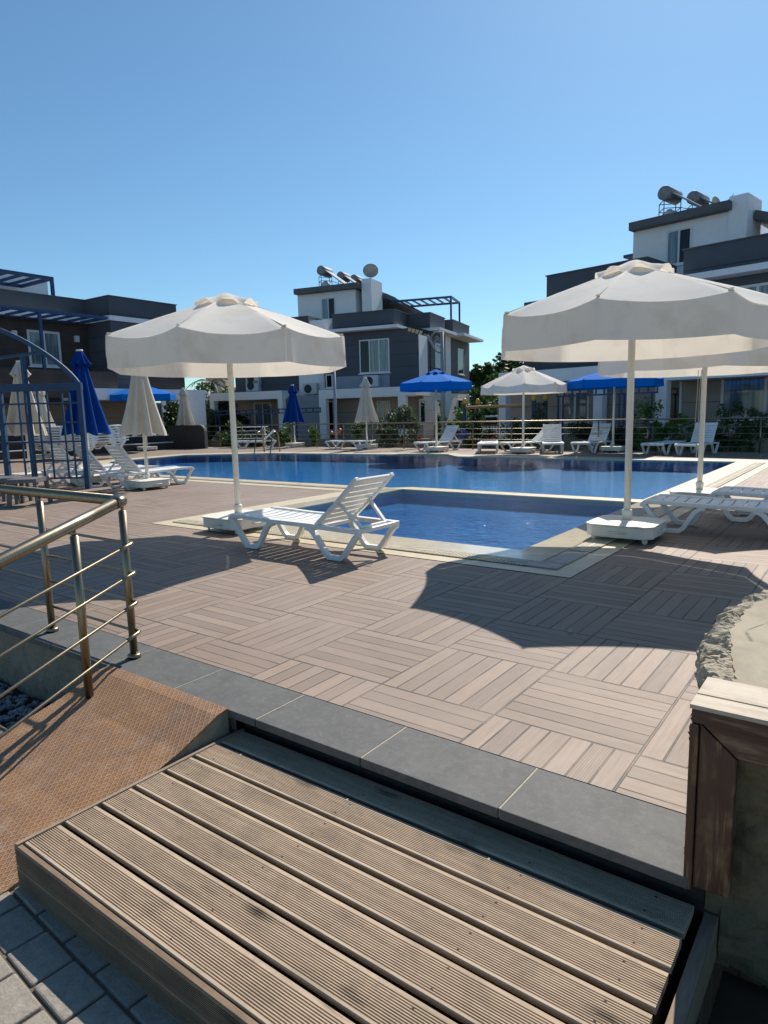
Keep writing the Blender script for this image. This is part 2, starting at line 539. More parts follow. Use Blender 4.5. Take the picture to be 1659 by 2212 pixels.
M['tank'] = simple('galvanised_tank', (0.20, 0.215, 0.23), 0.6, 0.2, 4, metal=0.0)
M['tank_white'] = simple('white_poly_tank', (0.66, 0.68, 0.70), 0.5, 0.06)
M['panel'] = simple('solar_collector', (0.22, 0.26, 0.29), 0.25, 0.1, 3)
M['ac_white'] = simple('air_con_case', (0.55, 0.56, 0.56), 0.6, 0.05)
M['black'] = simple('black_part', (0.02, 0.02, 0.022), 0.6)
M['redroof'] = mat_siding('red_clay_roof', (0.26, 0.085, 0.055), 0.14, 2, 0.3)
M['bark'] = mat_stone('bark', (0.10, 0.075, 0.055), (0.16, 0.12, 0.09), (0.07, 0.05, 0.04), 10, 0.95, 0.7, 0.02, False)
M['leaf_dark'] = mat_leaf('dark_leaf', (0.022, 0.045, 0.018), (0.05, 0.09, 0.03))
M['leaf_mid'] = mat_leaf('mid_leaf', (0.035, 0.075, 0.022), (0.08, 0.14, 0.04))
M['leaf_olive'] = mat_leaf('olive_leaf', (0.065, 0.085, 0.055), (0.13, 0.155, 0.10))
M['leaf_bright'] = mat_leaf('bright_leaf', (0.06, 0.14, 0.02), (0.14, 0.25, 0.04))
M['ground'] = mat_stone('dry_soil', (0.20, 0.17, 0.13), (0.28, 0.24, 0.18), (0.12, 0.12, 0.08), 0.8, 0.95, 0.3, 0.03, False)
M['lamp_grey'] = simple('galvanised_post', (0.24, 0.27, 0.30), 0.5, 0.08)
M['dish_tan'] = simple('weathered_dish', (0.42, 0.38, 0.32), 0.6, 0.2, 5, dirt=((0.16, 0.12, 0.08), 0.7))
M['screw'] = simple('rusty_screw', (0.06, 0.042, 0.03), 0.95)
M['dry_leaf'] = simple('dry_leaf', (0.42, 0.36, 0.26), 0.8, 0.25, 20)
M['led'] = simple('lamp_lens', (0.62, 0.58, 0.44), 0.3, 0.05)
M['yellow'] = simple('yellow_plastic', (0.62, 0.38, 0.03), 0.45, 0.08)
M['ochre_beam'] = simple('ochre_beam', (0.46, 0.29, 0.12), 0.55, 0.12)
M['play_grey'] = simple('blue_grey_post', (0.055, 0.075, 0.10), 0.5, 0.1)
M['orange'] = simple('orange_plastic', (0.62, 0.12, 0.04), 0.45, 0.08)
M['red'] = simple('red_plastic', (0.42, 0.03, 0.02), 0.45, 0.08)
M['toyblue'] = simple('toy_blue_plastic', (0.02, 0.10, 0.36), 0.45, 0.08)
M['green'] = simple('green_plastic', (0.06, 0.30, 0.07), 0.45, 0.08)
M['grey_plastic'] = simple('grey_resin', (0.13, 0.13, 0.13), 0.55, 0.1, 5)
M['rope'] = simple('pale_rope', (0.45, 0.40, 0.30), 0.9)
M['flower'] = simple('rose_petal', (0.66, 0.42, 0.34), 0.7)
M['car_white'] = simple('white_car_paint', (0.62, 0.63, 0.65), 0.25, 0.02)


# ------------------------------------------------------------------ mesh helpers
class MB:
    def __init__(s):
        s.bm = bmesh.new()

    def box(s, x0, x1, y0, y1, z0, z1, mtx=None, bevel=0.0):
        if not bevel:
            vs = [s.bm.verts.new((xx, yy, zz)) for xx in (x0, x1) for yy in (y0, y1) for zz in (z0, z1)]
            for q in ((0, 1, 3, 2), (4, 6, 7, 5), (0, 4, 5, 1), (2, 3, 7, 6), (0, 2, 6, 4), (1, 5, 7, 3)):
                s.bm.faces.new([vs[i] for i in q])
            if mtx:
                for v in vs:
                    v.co = mtx @ v.co
            return s
        g = bmesh.ops.create_cube(s.bm, size=1)
        vs = g['verts']
        for v in vs:
            v.co = Vector(((x0 + x1) / 2 + v.co.x * (x1 - x0), (y0 + y1) / 2 + v.co.y * (y1 - y0), (z0 + z1) / 2 + v.co.z * (z1 - z0)))
        if bevel:
            es = list({e for v in vs for e in v.link_edges})
            r = bmesh.ops.bevel(s.bm, geom=es, offset=bevel, segments=2, profile=0.7, affect='EDGES')
            vs = r['verts']
        if mtx:
            for v in vs:
                v.co = mtx @ v.co
        return s

    def bar(s, a, b, wd, ht=None, up=Vector((0, 0, 1))):
        """rectangular bar from a to b"""
        a, b = Vector(a), Vector(b)
        ht = ht or wd
        d = (b - a)
        L = d.length
        d.normalize()
        sx = d.cross(up)
        if sx.length < 1e-4:
            sx = d.cross(Vector((1, 0, 0)))
        sx.normalize()
        sz = sx.cross(d)
        m = Matrix(((sx.x, d.x, sz.x, a.x), (sx.y, d.y, sz.y, a.y), (sx.z, d.z, sz.z, a.z), (0, 0, 0, 1)))
        return s.box(-wd / 2, wd / 2, 0, L, -ht / 2, ht / 2, m)

    def tube(s, pts, r, n=10, cap=True):
        pts = [Vector(p) for p in pts]
        rs = r if isinstance(r, (list, tuple)) else [r] * len(pts)
        rings = []
        prev = None
        for i, p in enumerate(pts):
            if i == 0:
                d = pts[1] - pts[0]
            elif i == len(pts) - 1:
                d = pts[-1] - pts[-2]
            else:
                d = (pts[i + 1] - p).normalized() + (p - pts[i - 1]).normalized()
            d.normalize()
            if prev is None:
                u = d.cross(Vector((0, 0, 1)))
                if u.length < 1e-3:
                    u = Vector((1, 0, 0))
            else:
                u = prev - d * prev.dot(d)
            u.normalize()
            prev = u
            v = d.cross(u)
            rings.append([s.bm.verts.new(p + (u * math.cos(2 * math.pi * k / n) + v * math.sin(2 * math.pi * k / n)) * rs[i]) for k in range(n)])
        for a, b in zip(rings, rings[1:]):
            for k in range(n):
                f = s.bm.faces.new((a[k], a[(k + 1) % n], b[(k + 1) % n], b[k]))
                f.smooth = True
        if cap:
            s.bm.faces.new(rings[0][::-1])
            s.bm.faces.new(rings[-1])
        return s

    def lathe(s, prof, n=16, c=(0, 0, 0), smooth=True):
        c = Vector(c)
        rings = [[s.bm.verts.new(c + Vector((r * math.cos(2 * math.pi * k / n), r * math.sin(2 * math.pi * k / n), z))) for k in range(n)] for r, z in prof]
        for a, b in zip(rings, rings[1:]):
            for k in range(n):
                f = s.bm.faces.new((a[k], a[(k + 1) % n], b[(k + 1) % n], b[k]))
                f.smooth = smooth
        s.bm.faces.new(rings[0][::-1])
        s.bm.faces.new(rings[-1])
        return s

    def prism(s, poly, z0, z1, mtx=None):
        """vertical prism over a 2-D polygon"""
        a = [s.bm.verts.new(Vector((x, y, z0))) for x, y in poly]
        b = [s.bm.verts.new(Vector((x, y, z1))) for x, y in poly]
        n = len(poly)
        s.bm.faces.new(a[::-1])
        s.bm.faces.new(b)
        for k in range(n):
            s.bm.faces.new((a[k], a[(k + 1) % n], b[(k + 1) % n], b[k]))
        if mtx:
            for v in a + b:
                v.co = mtx @ v.co
        return s

    def ribbon(s, path, wy0, wy1, th):
        """band of thickness th following an x-z path, between y = wy0 and wy1"""
        pts = [Vector((p[0], p[1])) for p in path]
        L, Rr = [], []
        for i, p in enumerate(pts):
            d0 = (pts[i] - pts[i - 1]).normalized() if i > 0 else None
            d1 = (pts[i + 1] - pts[i]).normalized() if i < len(pts) - 1 else None
            d = (d0 or d1) + (d1 or d0)
            d.normalize()
            nrm = Vector((-d.y, d.x))
            k = 1.0
            if d0 and d1:
                k = 1 / max(0.5, nrm.dot(Vector((-d0.y, d0.x))))
            L.append(p + nrm * th / 2 * k)
            Rr.append(p - nrm * th / 2 * k)
        q = []
        for a, b in zip(L, Rr):
            q.append([s.bm.verts.new((a.x, wy0, a.y)), s.bm.verts.new((a.x, wy1, a.y)), s.bm.verts.new((b.x, wy1, b.y)), s.bm.verts.new((b.x, wy0, b.y))])
        for a, b in zip(q, q[1:]):
            for k in range(4):
                s.bm.faces.new((a[k], b[k], b[(k + 1) % 4], a[(k + 1) % 4]))
        s.bm.faces.new(q[0])
        s.bm.faces.new(q[-1][::-1])
        return s

    def rocks(s, mats, jitter=0.0, sub=1):
        """many small stones from one icosphere template"""
        tb = bmesh.new()
        bmesh.ops.create_icosphere(tb, subdivisions=sub, radius=1)
        tv = [v.co.copy() for v in tb.verts]
        tf = [[v.index for v in f.verts] for f in tb.faces]
        tb.free()
        for m in mats:
            vs = []
            for co in tv:
                q = m @ co
                if jitter:
                    q += noise.noise_vector(q * 60) * jitter
                vs.append(s.bm.verts.new(q))
            for f in tf:
                s.bm.faces.new([vs[i] for i in f])
        return s

    def quad(s, *p):
        s.bm.faces.new([s.bm.verts.new(Vector(q)) for q in p])
        return s

    def build(s, name, mat, parent=None, smooth=None, weld=False, bevel=0):
        if weld:
            bmesh.ops.remove_doubles(s.bm, verts=s.bm.verts, dist=1e-4)
        bmesh.ops.recalc_face_normals(s.bm, faces=s.bm.faces)
        me = bpy.data.meshes.new(name)
        s.bm.to_mesh(me)
        s.bm.free()
        o = bpy.data.objects.new(name, me)
        col.objects.link(o)
        me.materials.append(M[mat] if isinstance(mat, str) else mat)
        if smooth is not None:
            for p in me.polygons:
                p.use_smooth = smooth
        if parent:
            o.parent = parent
        if bevel:
            bv = o.modifiers.new('bevel', 'BEVEL')
            bv.width = bevel
            bv.segments = 2
            bv.limit_method = 'ANGLE'
        return o


def tag(o, label=None, cat=None, group=None, kind=None):
    if label:
        o['label'] = label
    if cat:
        o['category'] = cat
    if group:
        o['group'] = group
    if kind:
        o['kind'] = kind
    return o


def empty(name, loc, rz=0.0):
    o = bpy.data.objects.new(name, None)
    o.empty_display_size = 0.2
    o.location = loc
    o.rotation_euler = (0, 0, rz)
    col.objects.link(o)
    return o


def copy_tree(o, parent=None):
    c = o.copy()
    col.objects.link(c)
    if parent is not None:
        c.parent = parent
    for ch in [k for k in CHILD.get(o.name, [])]:
        copy_child(ch, c)
    return c


def copy_child(o, parent):
    c = o.copy()
    col.objects.link(c)
    c.parent = parent
    for ch in list(o.children):
        copy_child(ch, c)
    return c


CHILD = {}


def dup(root, loc, rz, label, group=None):
    c = root.copy()
    col.objects.link(c)
    c.location = loc
    c.rotation_euler = (0, 0, rz)
    c['label'] = label
    if group:
        c['group'] = group
    for ch in list(root.children):
        copy_child(ch, c)
    return c


def sheet(name, outer, holes, z, mat, kind='structure', skirt=0.0):
    """flat sheet with holes, optional skirt hanging down its outer edge"""
    polys = [[Vector((x, y, 0)) for x, y in outer]] + [[Vector((x, y, 0)) for x, y in h] for h in holes]
    tris = tessellate_polygon(polys)
    flat = [p for q in polys for p in q]
    b = MB()
    vs = [b.bm.verts.new((p.x, p.y, z)) for p in flat]
    for tr in tris:
        b.bm.faces.new([vs[i] for i in tr])
    if skirt:
        st = 0
        for q in polys:
            n = len(q)
            lo = [b.bm.verts.new((p.x, p.y, z - skirt)) for p in q]
            for k in range(n):
                b.bm.faces.new((vs[st + k], vs[st + (k + 1) % n], lo[(k + 1) % n], lo[k]))
            st += n
    for f in b.bm.faces:
        if abs(f.normal.z) > 0.5 and f.normal.z < 0:
            f.normal_flip()
    o = b.build(name, mat)
    if kind:
        tag(o, kind=kind)
    return o


def face_up(o):
    if o.data.polygons and sum(p.normal.z * p.area for p in o.data.polygons) < 0:
        o.data.flip_normals()
    return o


# ------------------------------------------------------------------ ground, deck, pool
g = MB()
g.quad((-900, -300, -0.95), (900, -300, -0.95), (900, 1500, -0.95), (-900, 1500, -0.95))
tag(face_up(g.build('ground', 'ground')), kind='structure')

SMALL = [(-0.75, 3.14), (-0.75, 6.82), (-4.63, 6.78), (-4.63, 3.14)]
MAIN = [(-0.78, 7.15), (-0.78, 14.47), (-8.0, 14.33), (-8.55, 14.85), (-15.5, 14.1), (-18.0, 12.4), (-17.5, 9.2), (-14.2, 6.85), (-4.95, 6.90), (-4.69, 7.14)]
OUTER = [(0, 2.41), (0, 15.25), (-8.3, 15.15), (-8.8, 15.6), (-15.9, 14.85), (-18.8, 12.8), (-18.3, 8.8), (-14.5, 6.15), (-5.4, 6.15), (-5.4, 2.41)]
deck_edge = [(-26.5, -0.29), (1.49, -0.29), (1.49, 0.2), (12, 0.2), (12, 18.0), (-18.6, 18.0), (-22.4, 16.8), (-26.5, 14.0)]
face_up(sheet('pool_deck', deck_edge, [OUTER], 0.0, 'deck', skirt=0.9))
face_up(sheet('pool_surround', OUTER, [SMALL, MAIN], 0.004, 'surround'))


def inset_strip(name, pts_out, pts_in, z, mat):
    b = MB()
    n = len(pts_out)
    for k in range(n):
        a, c, d, e = pts_out[k], pts_out[(k + 1) % n], pts_in[(k + 1) % n], pts_in[k]
        b.quad((*a, z), (*c, z), (*d, z), (*e, z))
    o = b.build(name, mat, weld=True)
    face_up(o)
    return tag(o, kind='structure')


inset_strip('pool_rim', [(-0.40, 2.80), (-0.40, 6.82), (-4.98, 6.78), (-4.98, 2.80)], SMALL, 0.010, 'poolrim')


def basin(name, poly, depth, mat, band):
    b = MB()
    n = len(poly)
    for k in range(n):
        p, q = poly[k], poly[(k + 1) % n]
        b.quad((*p, -band), (*q, -band), (*q, -depth), (*p, -depth))
    vs = [b.bm.verts.new((x, y, -depth)) for x, y in poly]
    for tr in tessellate_polygon([[Vector((x, y, 0)) for x, y in poly]]):
        b.bm.faces.new([vs[i] for i in tr])
    o = tag(b.build(name, mat, weld=True), kind='structure')
    b = MB()
    for k in range(n):
        p, q = poly[k], poly[(k + 1) % n]
        b.quad((*p, 0.009), (*q, 0.009), (*q, -band), (*p, -band))
    tag(b.build('pool_rim_face', 'poolrim'), kind='structure')
    b = MB()
    vs = [b.bm.verts.new((x, y, -0.012)) for x, y in poly]
    for tr in tessellate_polygon([[Vector((x, y, 0)) for x, y in poly]]):
        b.bm.faces.new([vs[i] for i in tr])
    return b


wb = basin('pool_basin', SMALL, 0.21, 'tile_small', 0.07)
tag(face_up(wb.build('pool_water', 'water_small')), kind='structure')
wb = basin('pool_basin', MAIN, 0.26, 'tile_main', 0.07)
tag(face_up(wb.build('pool_water', 'water_main')), kind='structure')


def grate(x0, x1, y0, y1, along, label, pitch=0.034):
    root = empty('drain_grate', ((x0 + x1) / 2, (y0 + y1) / 2, 0))
    tag(root, label, 'drain grate', 'slatted drain grates round the pools')
    cx, cy = (x0 + x1) / 2, (y0 + y1) / 2
    b = MB()
    b.box(x0 - cx, x1 - cx, y0 - cy, y1 - cy, 0.006, 0.0095)
    b.build('channel', 'drain_dark', root)
    b = MB()
    if along == 'x':
        n = int((x1 - x0) / pitch)
        for k in range(n):
            x = x0 + (k + 0.5) * pitch - cx
            b.box(x - pitch * 0.29, x + pitch * 0.29, y0 - cy + .004, y1 - cy - .004, 0.0095, 0.016)
        b.box(x0 - cx, x1 - cx, -0.008, 0.008, 0.0155, 0.0175)
    else:
        n = int((y1 - y0) / pitch)
        for k in range(n):
            y = y0 + (k + 0.5) * pitch - cy
            b.box(x0 - cx + .004, x1 - cx - .004, y - pitch * 0.29, y + pitch * 0.29, 0.0095, 0.016)
        b.box(-0.008, 0.008, y0 - cy, y1 - cy, 0.0155, 0.0175)
    b.build('slats', 'grate', root)


grate(-5.2, -0.44, 2.58, 2.79, 'x', 'beige slatted drain grate along the near edge of the small pool')
grate(-0.38, -0.17, 3.35, 14.3, 'y', 'beige slatted drain grate along the right side of both pools')
grate(-14.2, -5.3, 6.42, 6.62, 'x', 'beige slatted drain grate along the near left edge of the main pool', 0.06)
b = MB()
b.box(-0.24, 0.24, -0.095, 0.095, 0.007, 0.018, None, 0.003)
for sx in (-1, 1):
    b.bar((-0.2 * sx, -0.06, 0.019), (-0.03 * sx, 0.06, 0.019), 0.012, 0.003)
o = b.build('drain_cover', 'drain_grey')
o.location = (-0.42, 2.685, 0)
tag(o, 'grey square drain cover at the near right corner of the small pool', 'drain cover')
b = MB()
b.box(-0.1, 0.1, -0.26, 0.26, 0.006, 0.016, None, 0.003)
o = b.build('drain_cover', 'drain_grey')
o.location = (-0.275, 3.06, 0)
tag(o, 'rough grey concrete drain lid just beyond the square corner cover', 'drain cover')

# coping slabs along the deck edge, riser wall below them
x = 1.505
k = 0
b = MB()
gb = MB()
while x > -26:
    L = 0.578
    b.box(x - L + 0.003, x - 0.003, -0.60, -0.294, -0.036, 0.0)
    x -= L
gb.box(-26, 1.5, -0.592, -0.2905, -0.034, -0.0025)
tag(b.build('coping_slabs', 'slate', bevel=0.003), kind='structure')
tag(gb.build('coping_grout', 'grout'), kind='structure')


def rough_wall(name, x0, x1, y0, z0, z1, nx, nz, amp, mat, seed=0, kind=None):
    b = MB()
    rows = []
    for j in range(nz + 1):
        row = []
        for i in range(nx + 1):
            xx = x0 + (x1 - x0) * i / nx
            zz = z0 + (z1 - z0) * j / nz
            d = noise.noise(Vector((xx * 5 + seed, zz * 6, seed))) * amp + noise.noise(Vector((xx * 14 + seed, zz * 16, 3))) * amp * 0.5
            row.append(b.bm.verts.new((xx, y0 + d, zz)))
        rows.append(row)
    for j in range(nz):
        for i in range(nx):
            b.bm.faces.new((rows[j][i], rows[j][i + 1], rows[j + 1][i + 1], rows[j + 1][i]))
    o = b.build(name, mat)
    return o


ri = rough_wall('step_riser', -0.40, 1.53, -0.515, -0.95, -0.036, 90, 12, 0.006, 'soil_gap_shade', 2)  # shade under the coping put into the near-black colour
tag(ri, 'concrete riser coloured shade-dark between the grey coping and the wooden step', 'riser')
o = rough_wall('retaining_wall', -14, -0.401, -0.565, -0.95, -0.036, 420, 14, 0.022, 'rubble', 1)
tag(o, 'low rubble stone retaining wall under the dark grey coping', 'wall')
o.name = 'retaining_wall'

# lower ground in front: soil and gravel bed, paver path
b = MB()
b.quad((-14, -8, -0.42), (-1.36, -8, -0.42), (-1.36, -0.5, -0.42), (-14, -0.5, -0.42))
tag(face_up(b.build('garden_bed', 'soil_gap_shade')), kind='structure')
b = MB()
mats = []
for k in range(5200):
    x = -1.40 - random.random() ** 1.5 * 3.2
    y = random.uniform(-2.4, -0.60)
    r = random.uniform(0.008, 0.022)
    mats.append(Matrix.Translation((x, y, -0.417 + random.random() * 0.02)) @ Matrix.Rotation(random.uniform(0, 6.28), 4, (random.random(), random.random(), 1)) @ Matrix.Diagonal((r * random.uniform(0.8, 1.6), r, r * 0.7, 1)))
b.rocks(mats, 0.005)
o = b.build('gravel', 'gravel')
tag(o, 'pale grey gravel in the bed under the metal railing', 'gravel', kind='stuff')
b = MB()
b.quad((-2.6, -8, -0.2765), (12, -8, -0.2765), (12, -1.0, -0.2765), (-2.6, -1.0, -0.2765))
tag(face_up(b.build('path_bedding', 'bedding')), kind='structure')
b = MB()
b.quad((-14, -14, -0.270), (14, -14, -0.270), (14, -3.6, -0.270), (-14, -3.6, -0.270))
tag(face_up(b.build('bounce_ground', 'bounce_ground')), kind='structure')  # unseen sheet behind the camera, added for its warm bounce
b = MB()
# pavers in running bond, turned against the step
ang = R_(-3)
m0 = Matrix.Translation((-0.4, -1.62, 0)) @ Matrix.Rotation(ang, 4, 'Z')
for j in range(-3, 26):
    for i in range(-12, 14):
        px = i * 0.184 + (0.092 if j % 2 else 0)
        py = -j * 0.128
        q = m0 @ Vector((px, py, 0))
        if q.y > -1.0 or q.y < -3.65 or q.x < -2.3 or q.x > 2.6:
            continue
        if q.x > 1.68 and q.y > -1.9:
            continue
        dz = random.uniform(-0.003, 0.003)
        mm = m0 @ Matrix.Translation((px, py, 0)) @ Matrix.Rotation(random.uniform(-.012, .012), 4, 'Z')
        b.box(-0.087, 0.087, -0.059, 0.059, -0.31, -0.268 + dz, mm)
tag(b.build('paved_path', 'paver', bevel=0.006), kind='structure')
b = MB()
mats = []
for k in range(150):
    r = random.uniform(0.006, 0.03)
    x = 1.72 + random.random() ** 0.8 * 0.9
    y = random.uniform(-2.2, -0.75)
    mats.append(Matrix.Translation((x, y, -0.274 + r * 0.35)) @ Matrix.Rotation(random.uniform(0, 6.28), 4, (random.random(), random.random(), 1)) @ Matrix.Diagonal((r * random.uniform(0.9, 1.7), r, r * 0.7, 1)))
b.rocks(mats, 0.010, 2)
tag(b.build('loose_stones', 'gravel'), 'loose grey stones on the dark soil right of the wooden step', 'stones', kind='stuff')

# ------------------------------------------------------------------ wooden step
SX0, SX1, SY0, SY1, SZ, SG = -0.385, 1.525, -1.535, -0.540, -0.110, -0.272
step = tag(empty('wooden_step', (0.57, -1.05, SG)), 'weathered wooden step of grooved boards below the grey coping', 'step')
off = Vector((0.57, -1.05, SG))


def grooved_board(x0, x1, y0, y1, ztop, th, n, axis='y'):
    """board running along x with n fine grooves across its width"""
    b = MB()
    wd = y1 - y0
    flat = wd * 0.10
    ucut = 0.008 if axis == 'y' else 0.0
    prof = [(y0 + ucut, ztop - th), (y0, ztop - 0.003), (y0 + 0.003, ztop), (y0 + flat, ztop)]
    p = (wd - 2 * flat) / n
    for k in range(n):
        yy = y0 + flat + k * p
        prof += [(yy + p * 0.06, ztop - 0.0070), (yy + p * 0.46, ztop - 0.0070), (yy + p * 0.54, ztop), (yy + p, ztop)]
    prof += [(y1 - 0.003, ztop), (y1, ztop - 0.003), (y1 - ucut, ztop - th)]
    rings = []
    for s_ in range(2):
        xx = (x0, x1)[s_]
        if axis == 'y':
            rings.append([b.bm.verts.new((xx, a, c)) for a, c in prof])
        else:
            rings.append([b.bm.verts.new((xx, c, a)) for a, c in prof])
    nn = len(prof)
    for k in range(nn):
        b.bm.faces.new((rings[0][k], rings[0][(k + 1) % nn], rings[1][(k + 1) % nn], rings[1][k]))
    b.bm.faces.new(rings[0])
    b.bm.faces.new(rings[1][::-1])
    return b


nb = 7
pitch = (SY1 - SY0 - 0.02) / nb
for k in range(nb):
    y0 = SY0 + 0.02 + k * pitch + 0.004
    y1 = y0 + pitch - 0.015 - (0.004 if k % 2 else 0.0)
    dz = random.uniform(-0.0015, 0.0015)
    bb = grooved_board(SX0 + 0.018 - off.x, SX1 - 0.012 - off.x, y0 - off.y, y1 - off.y, SZ - off.z + dz, 0.024, 13)
    o = bb.build('deck_board', 'boards', step)
    o.data.materials.append(M['screw'])
    bm2 = bmesh.new()
    bm2.from_mesh(o.data)
    for jx in (0.12, 0.78, 1.44, 1.80):
        for fy in (0.22, 0.78):
            cx_ = SX0 + jx + random.uniform(-0.012, 0.012) - off.x
            cy_ = y0 + (y1 - y0) * fy + random.uniform(-0.004, 0.004) - off.y
            vv = [bm2.verts.new((cx_ + 0.0036 * math.cos(q_), cy_ + 0.0036 * math.sin(q_), SZ - off.z + dz + 0.0006)) for q_ in [i_ * math.pi / 4 for i_ in range(8)]]
            bm2.faces.new(vv).material_index = 1
    bm2.to_mesh(o.data)
    bm2.free()
    # give each board its own stretch of grain
    for v in o.data.vertices:
        v.co.x += k * 3.7
        v.co.y += k * 1.3
    o.location.x -= k * 3.7
    o.location.y -= k * 1.3
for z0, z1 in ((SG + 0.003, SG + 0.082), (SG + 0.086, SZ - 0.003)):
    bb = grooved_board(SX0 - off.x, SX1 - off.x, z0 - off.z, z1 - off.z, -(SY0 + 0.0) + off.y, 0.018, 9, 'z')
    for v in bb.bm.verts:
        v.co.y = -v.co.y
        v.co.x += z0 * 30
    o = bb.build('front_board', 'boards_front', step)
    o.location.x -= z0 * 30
b = MB()
b.box(SX0 - off.x, SX0 + 0.016 - off.x, SY0 + 0.002 - off.y, SY1 - off.y, SG + 0.01 - off.z, SZ + 0.004 - off.z, None, 0.002)
b.build('side_board', 'boards_y', step)
b = MB()
b.box(SX1 + 0.008 - off.x, SX1 + 0.045 - off.x, SY0 - 0.02 - off.y, SY1 + 0.03 - off.y, SG + 0.0 - off.z, SZ - 0.036 - off.z, None, 0.003)
b.build('side_board', 'boards_y', step)
b = MB()
b.box(SX0 + 0.03 - off.x, SX1 - 0.02 - off.x, SY0 + 0.03 - off.y, SY1 - off.y, SG - off.z, SZ - 0.05 - off.z)
for q in (0.1, 0.75, 1.4):
    b.box(q + SX0 - off.x, q + 0.045 + SX0 - off.x, SY0 + 0.025 - off.y, SY1 - off.y, SZ - 0.05 - off.z, SZ - 0.036 - off.z)
b.build('underframe', 'soil_gap_shade', step)  # coloured near-black so the gaps between boards look shaded

# ------------------------------------------------------------------ rusty ramp
ramp = tag(empty('metal_ramp', (-0.88, -1.05, SG)), 'rusty diamond plate ramp leading up to the grey coping', 'ramp')
off = Vector((-0.88, -1.05, SG))
prof = [(-0.600, 0.002), (-0.66, -0.008), (-0.74, -0.040), (-0.86, -0.088), (-1.0, -0.128), (-1.25, -0.198), (-1.56, -0.268), (-1.60, -0.272)]
b = MB()
xs = (-1.345, -0.402)
top = [[b.bm.verts.new(Vector((xx - (0.06 * (-(y) - 0.6) if xx < -1 else 0), y, z + 0.004)) - off) for y, z in prof] for xx in xs]
bot = [[b.bm.verts.new(v.co - Vector((0, 0, 0.009))) for v in r] for r in top]
n = len(prof)
for k in range(n - 1):
    b.bm.faces.new((top[0][k], top[0][k + 1], top[1][k + 1], top[1][k]))
    b.bm.faces.new((bot[0][k], bot[0][k + 1], bot[1][k + 1], bot[1][k]))
    for s_ in range(2):
        b.bm.faces.new((top[s_][k], top[s_][k + 1], bot[s_][k + 1], bot[s_][k]))
for k in (0, n - 1):
    b.bm.faces.new((top[0][k], top[1][k], bot[1][k], bot[0][k]))
b.build('plate', 'rust', ramp)
for s_, xx in enumerate(xs):
    b = MB()
    xi = xx + (0.012 if s_ == 0 else -0.012)
    rows = []
    for j in range(2):
        rows.append([[b.bm.verts.new(Vector(((xx if j == 0 else xi + (0.03 if s_ == 0 else -0.03)) - (0.06 * (-(y) - 0.6) if xx < -1 else 0), y, zz)) - off) for zz in (z - 0.004, min(z - 0.006, SG - 0.02))] for y, z in prof])
    for k in range(n - 1):
        for j in range(2):
            r = rows[j]
            b.bm.faces.new((r[k][0], r[k + 1][0], r[k + 1][1], r[k][1]))
        b.bm.faces.new((rows[0][k][0], rows[0][k + 1][0], rows[1][k + 1][0], rows[1][k][0]))
    b.build('side_cheek', 'rampedge', ramp)

# ------------------------------------------------------------------ steel handrail of the ramp
rail = tag(empty('steel_railing', (-1.345, -0.452, 0)), 'brushed steel handrail with four thin rails turning down the rusty ramp', 'railing')
off = Vector((-1.345, -0.452, 0))
A = Vector((-1.345, -0.452, 0))
HZ = 0.862
slope = 0.185


def ramp_z(y):
    for (ya, za), (yb, zb) in zip(prof, prof[1:]):
        if yb <= y <= ya:
            return za + (zb - za) * (ya - y) / (ya - yb)
    return SG


# post positions: corner, deck line, ramp line
def post(p, h, flange=True):
    b = MB()
    p = Vector(p) - off
    b.tube([p, p + Vector((0, 0, h - 0.045))], 0.0205, 16)
    o = b.build('post', 'steel', rail)
    b = MB()
    b.tube([p + Vector((0, 0, h - 0.047)), p + Vector((0, 0, h - 0.015))], 0.009, 10)
    b.lathe([(0.0205, h - 0.047), (0.018, h - 0.042), (0.010, h - 0.038)], 14, p)
    b.build('saddle', 'steel', o)
    if flange:
        b = MB()
        b.lathe([(0.036, 0.0), (0.036, 0.018), (0.030, 0.024), (0.021, 0.026)], 18, p)
        b.build('flange', 'steel', o)


post(A, HZ - 0.01)
for q in (1, 2, 3):
    post((-1.345 - 0.85 * q, -0.468, 0), HZ - 0.01)
RC = [(-1.20, -0.80), (-1.275, -1.52)]
dirx = (RC[0][0] + 1.32) / (RC[0][1] + 0.45)
for (px, py) in RC:
    zz = ramp_z(py)
    post((px, py, zz), HZ + slope * (py + 0.452) - zz - 0.01, False)
b = MB()
endx = -1.42
pts_deck = [Vector((-9, -0.50, HZ)), Vector((-1.40, -0.455, HZ))]
b.tube([p - off for p in pts_deck], 0.0285, 18)
b.build('handrail', 'steel', rail)
c0 = Vector((-1.318, -0.50, HZ - 0.004))
c1 = Vector((-1.205, -0.80, HZ + slope * (-0.80 + 0.452)))
dd = (c1 - c0) / (c1 - c0).length
b = MB()
b.tube([c0 - off, c1 - off, c1 + dd * 2.2 - off], 0.0285, 18)
b.build('handrail', 'steel', rail)
b = MB()
b.tube([Vector((-1.405, -0.4552, HZ)) - off, Vector((-1.37, -0.453, HZ + .001)) - off, Vector((-1.338, -0.458, HZ)) - off, Vector((-1.322, -0.478, HZ)) - off, c0 + dd * 0.012 - off], 0.0310, 18)
b.build('elbow', 'steel', rail)
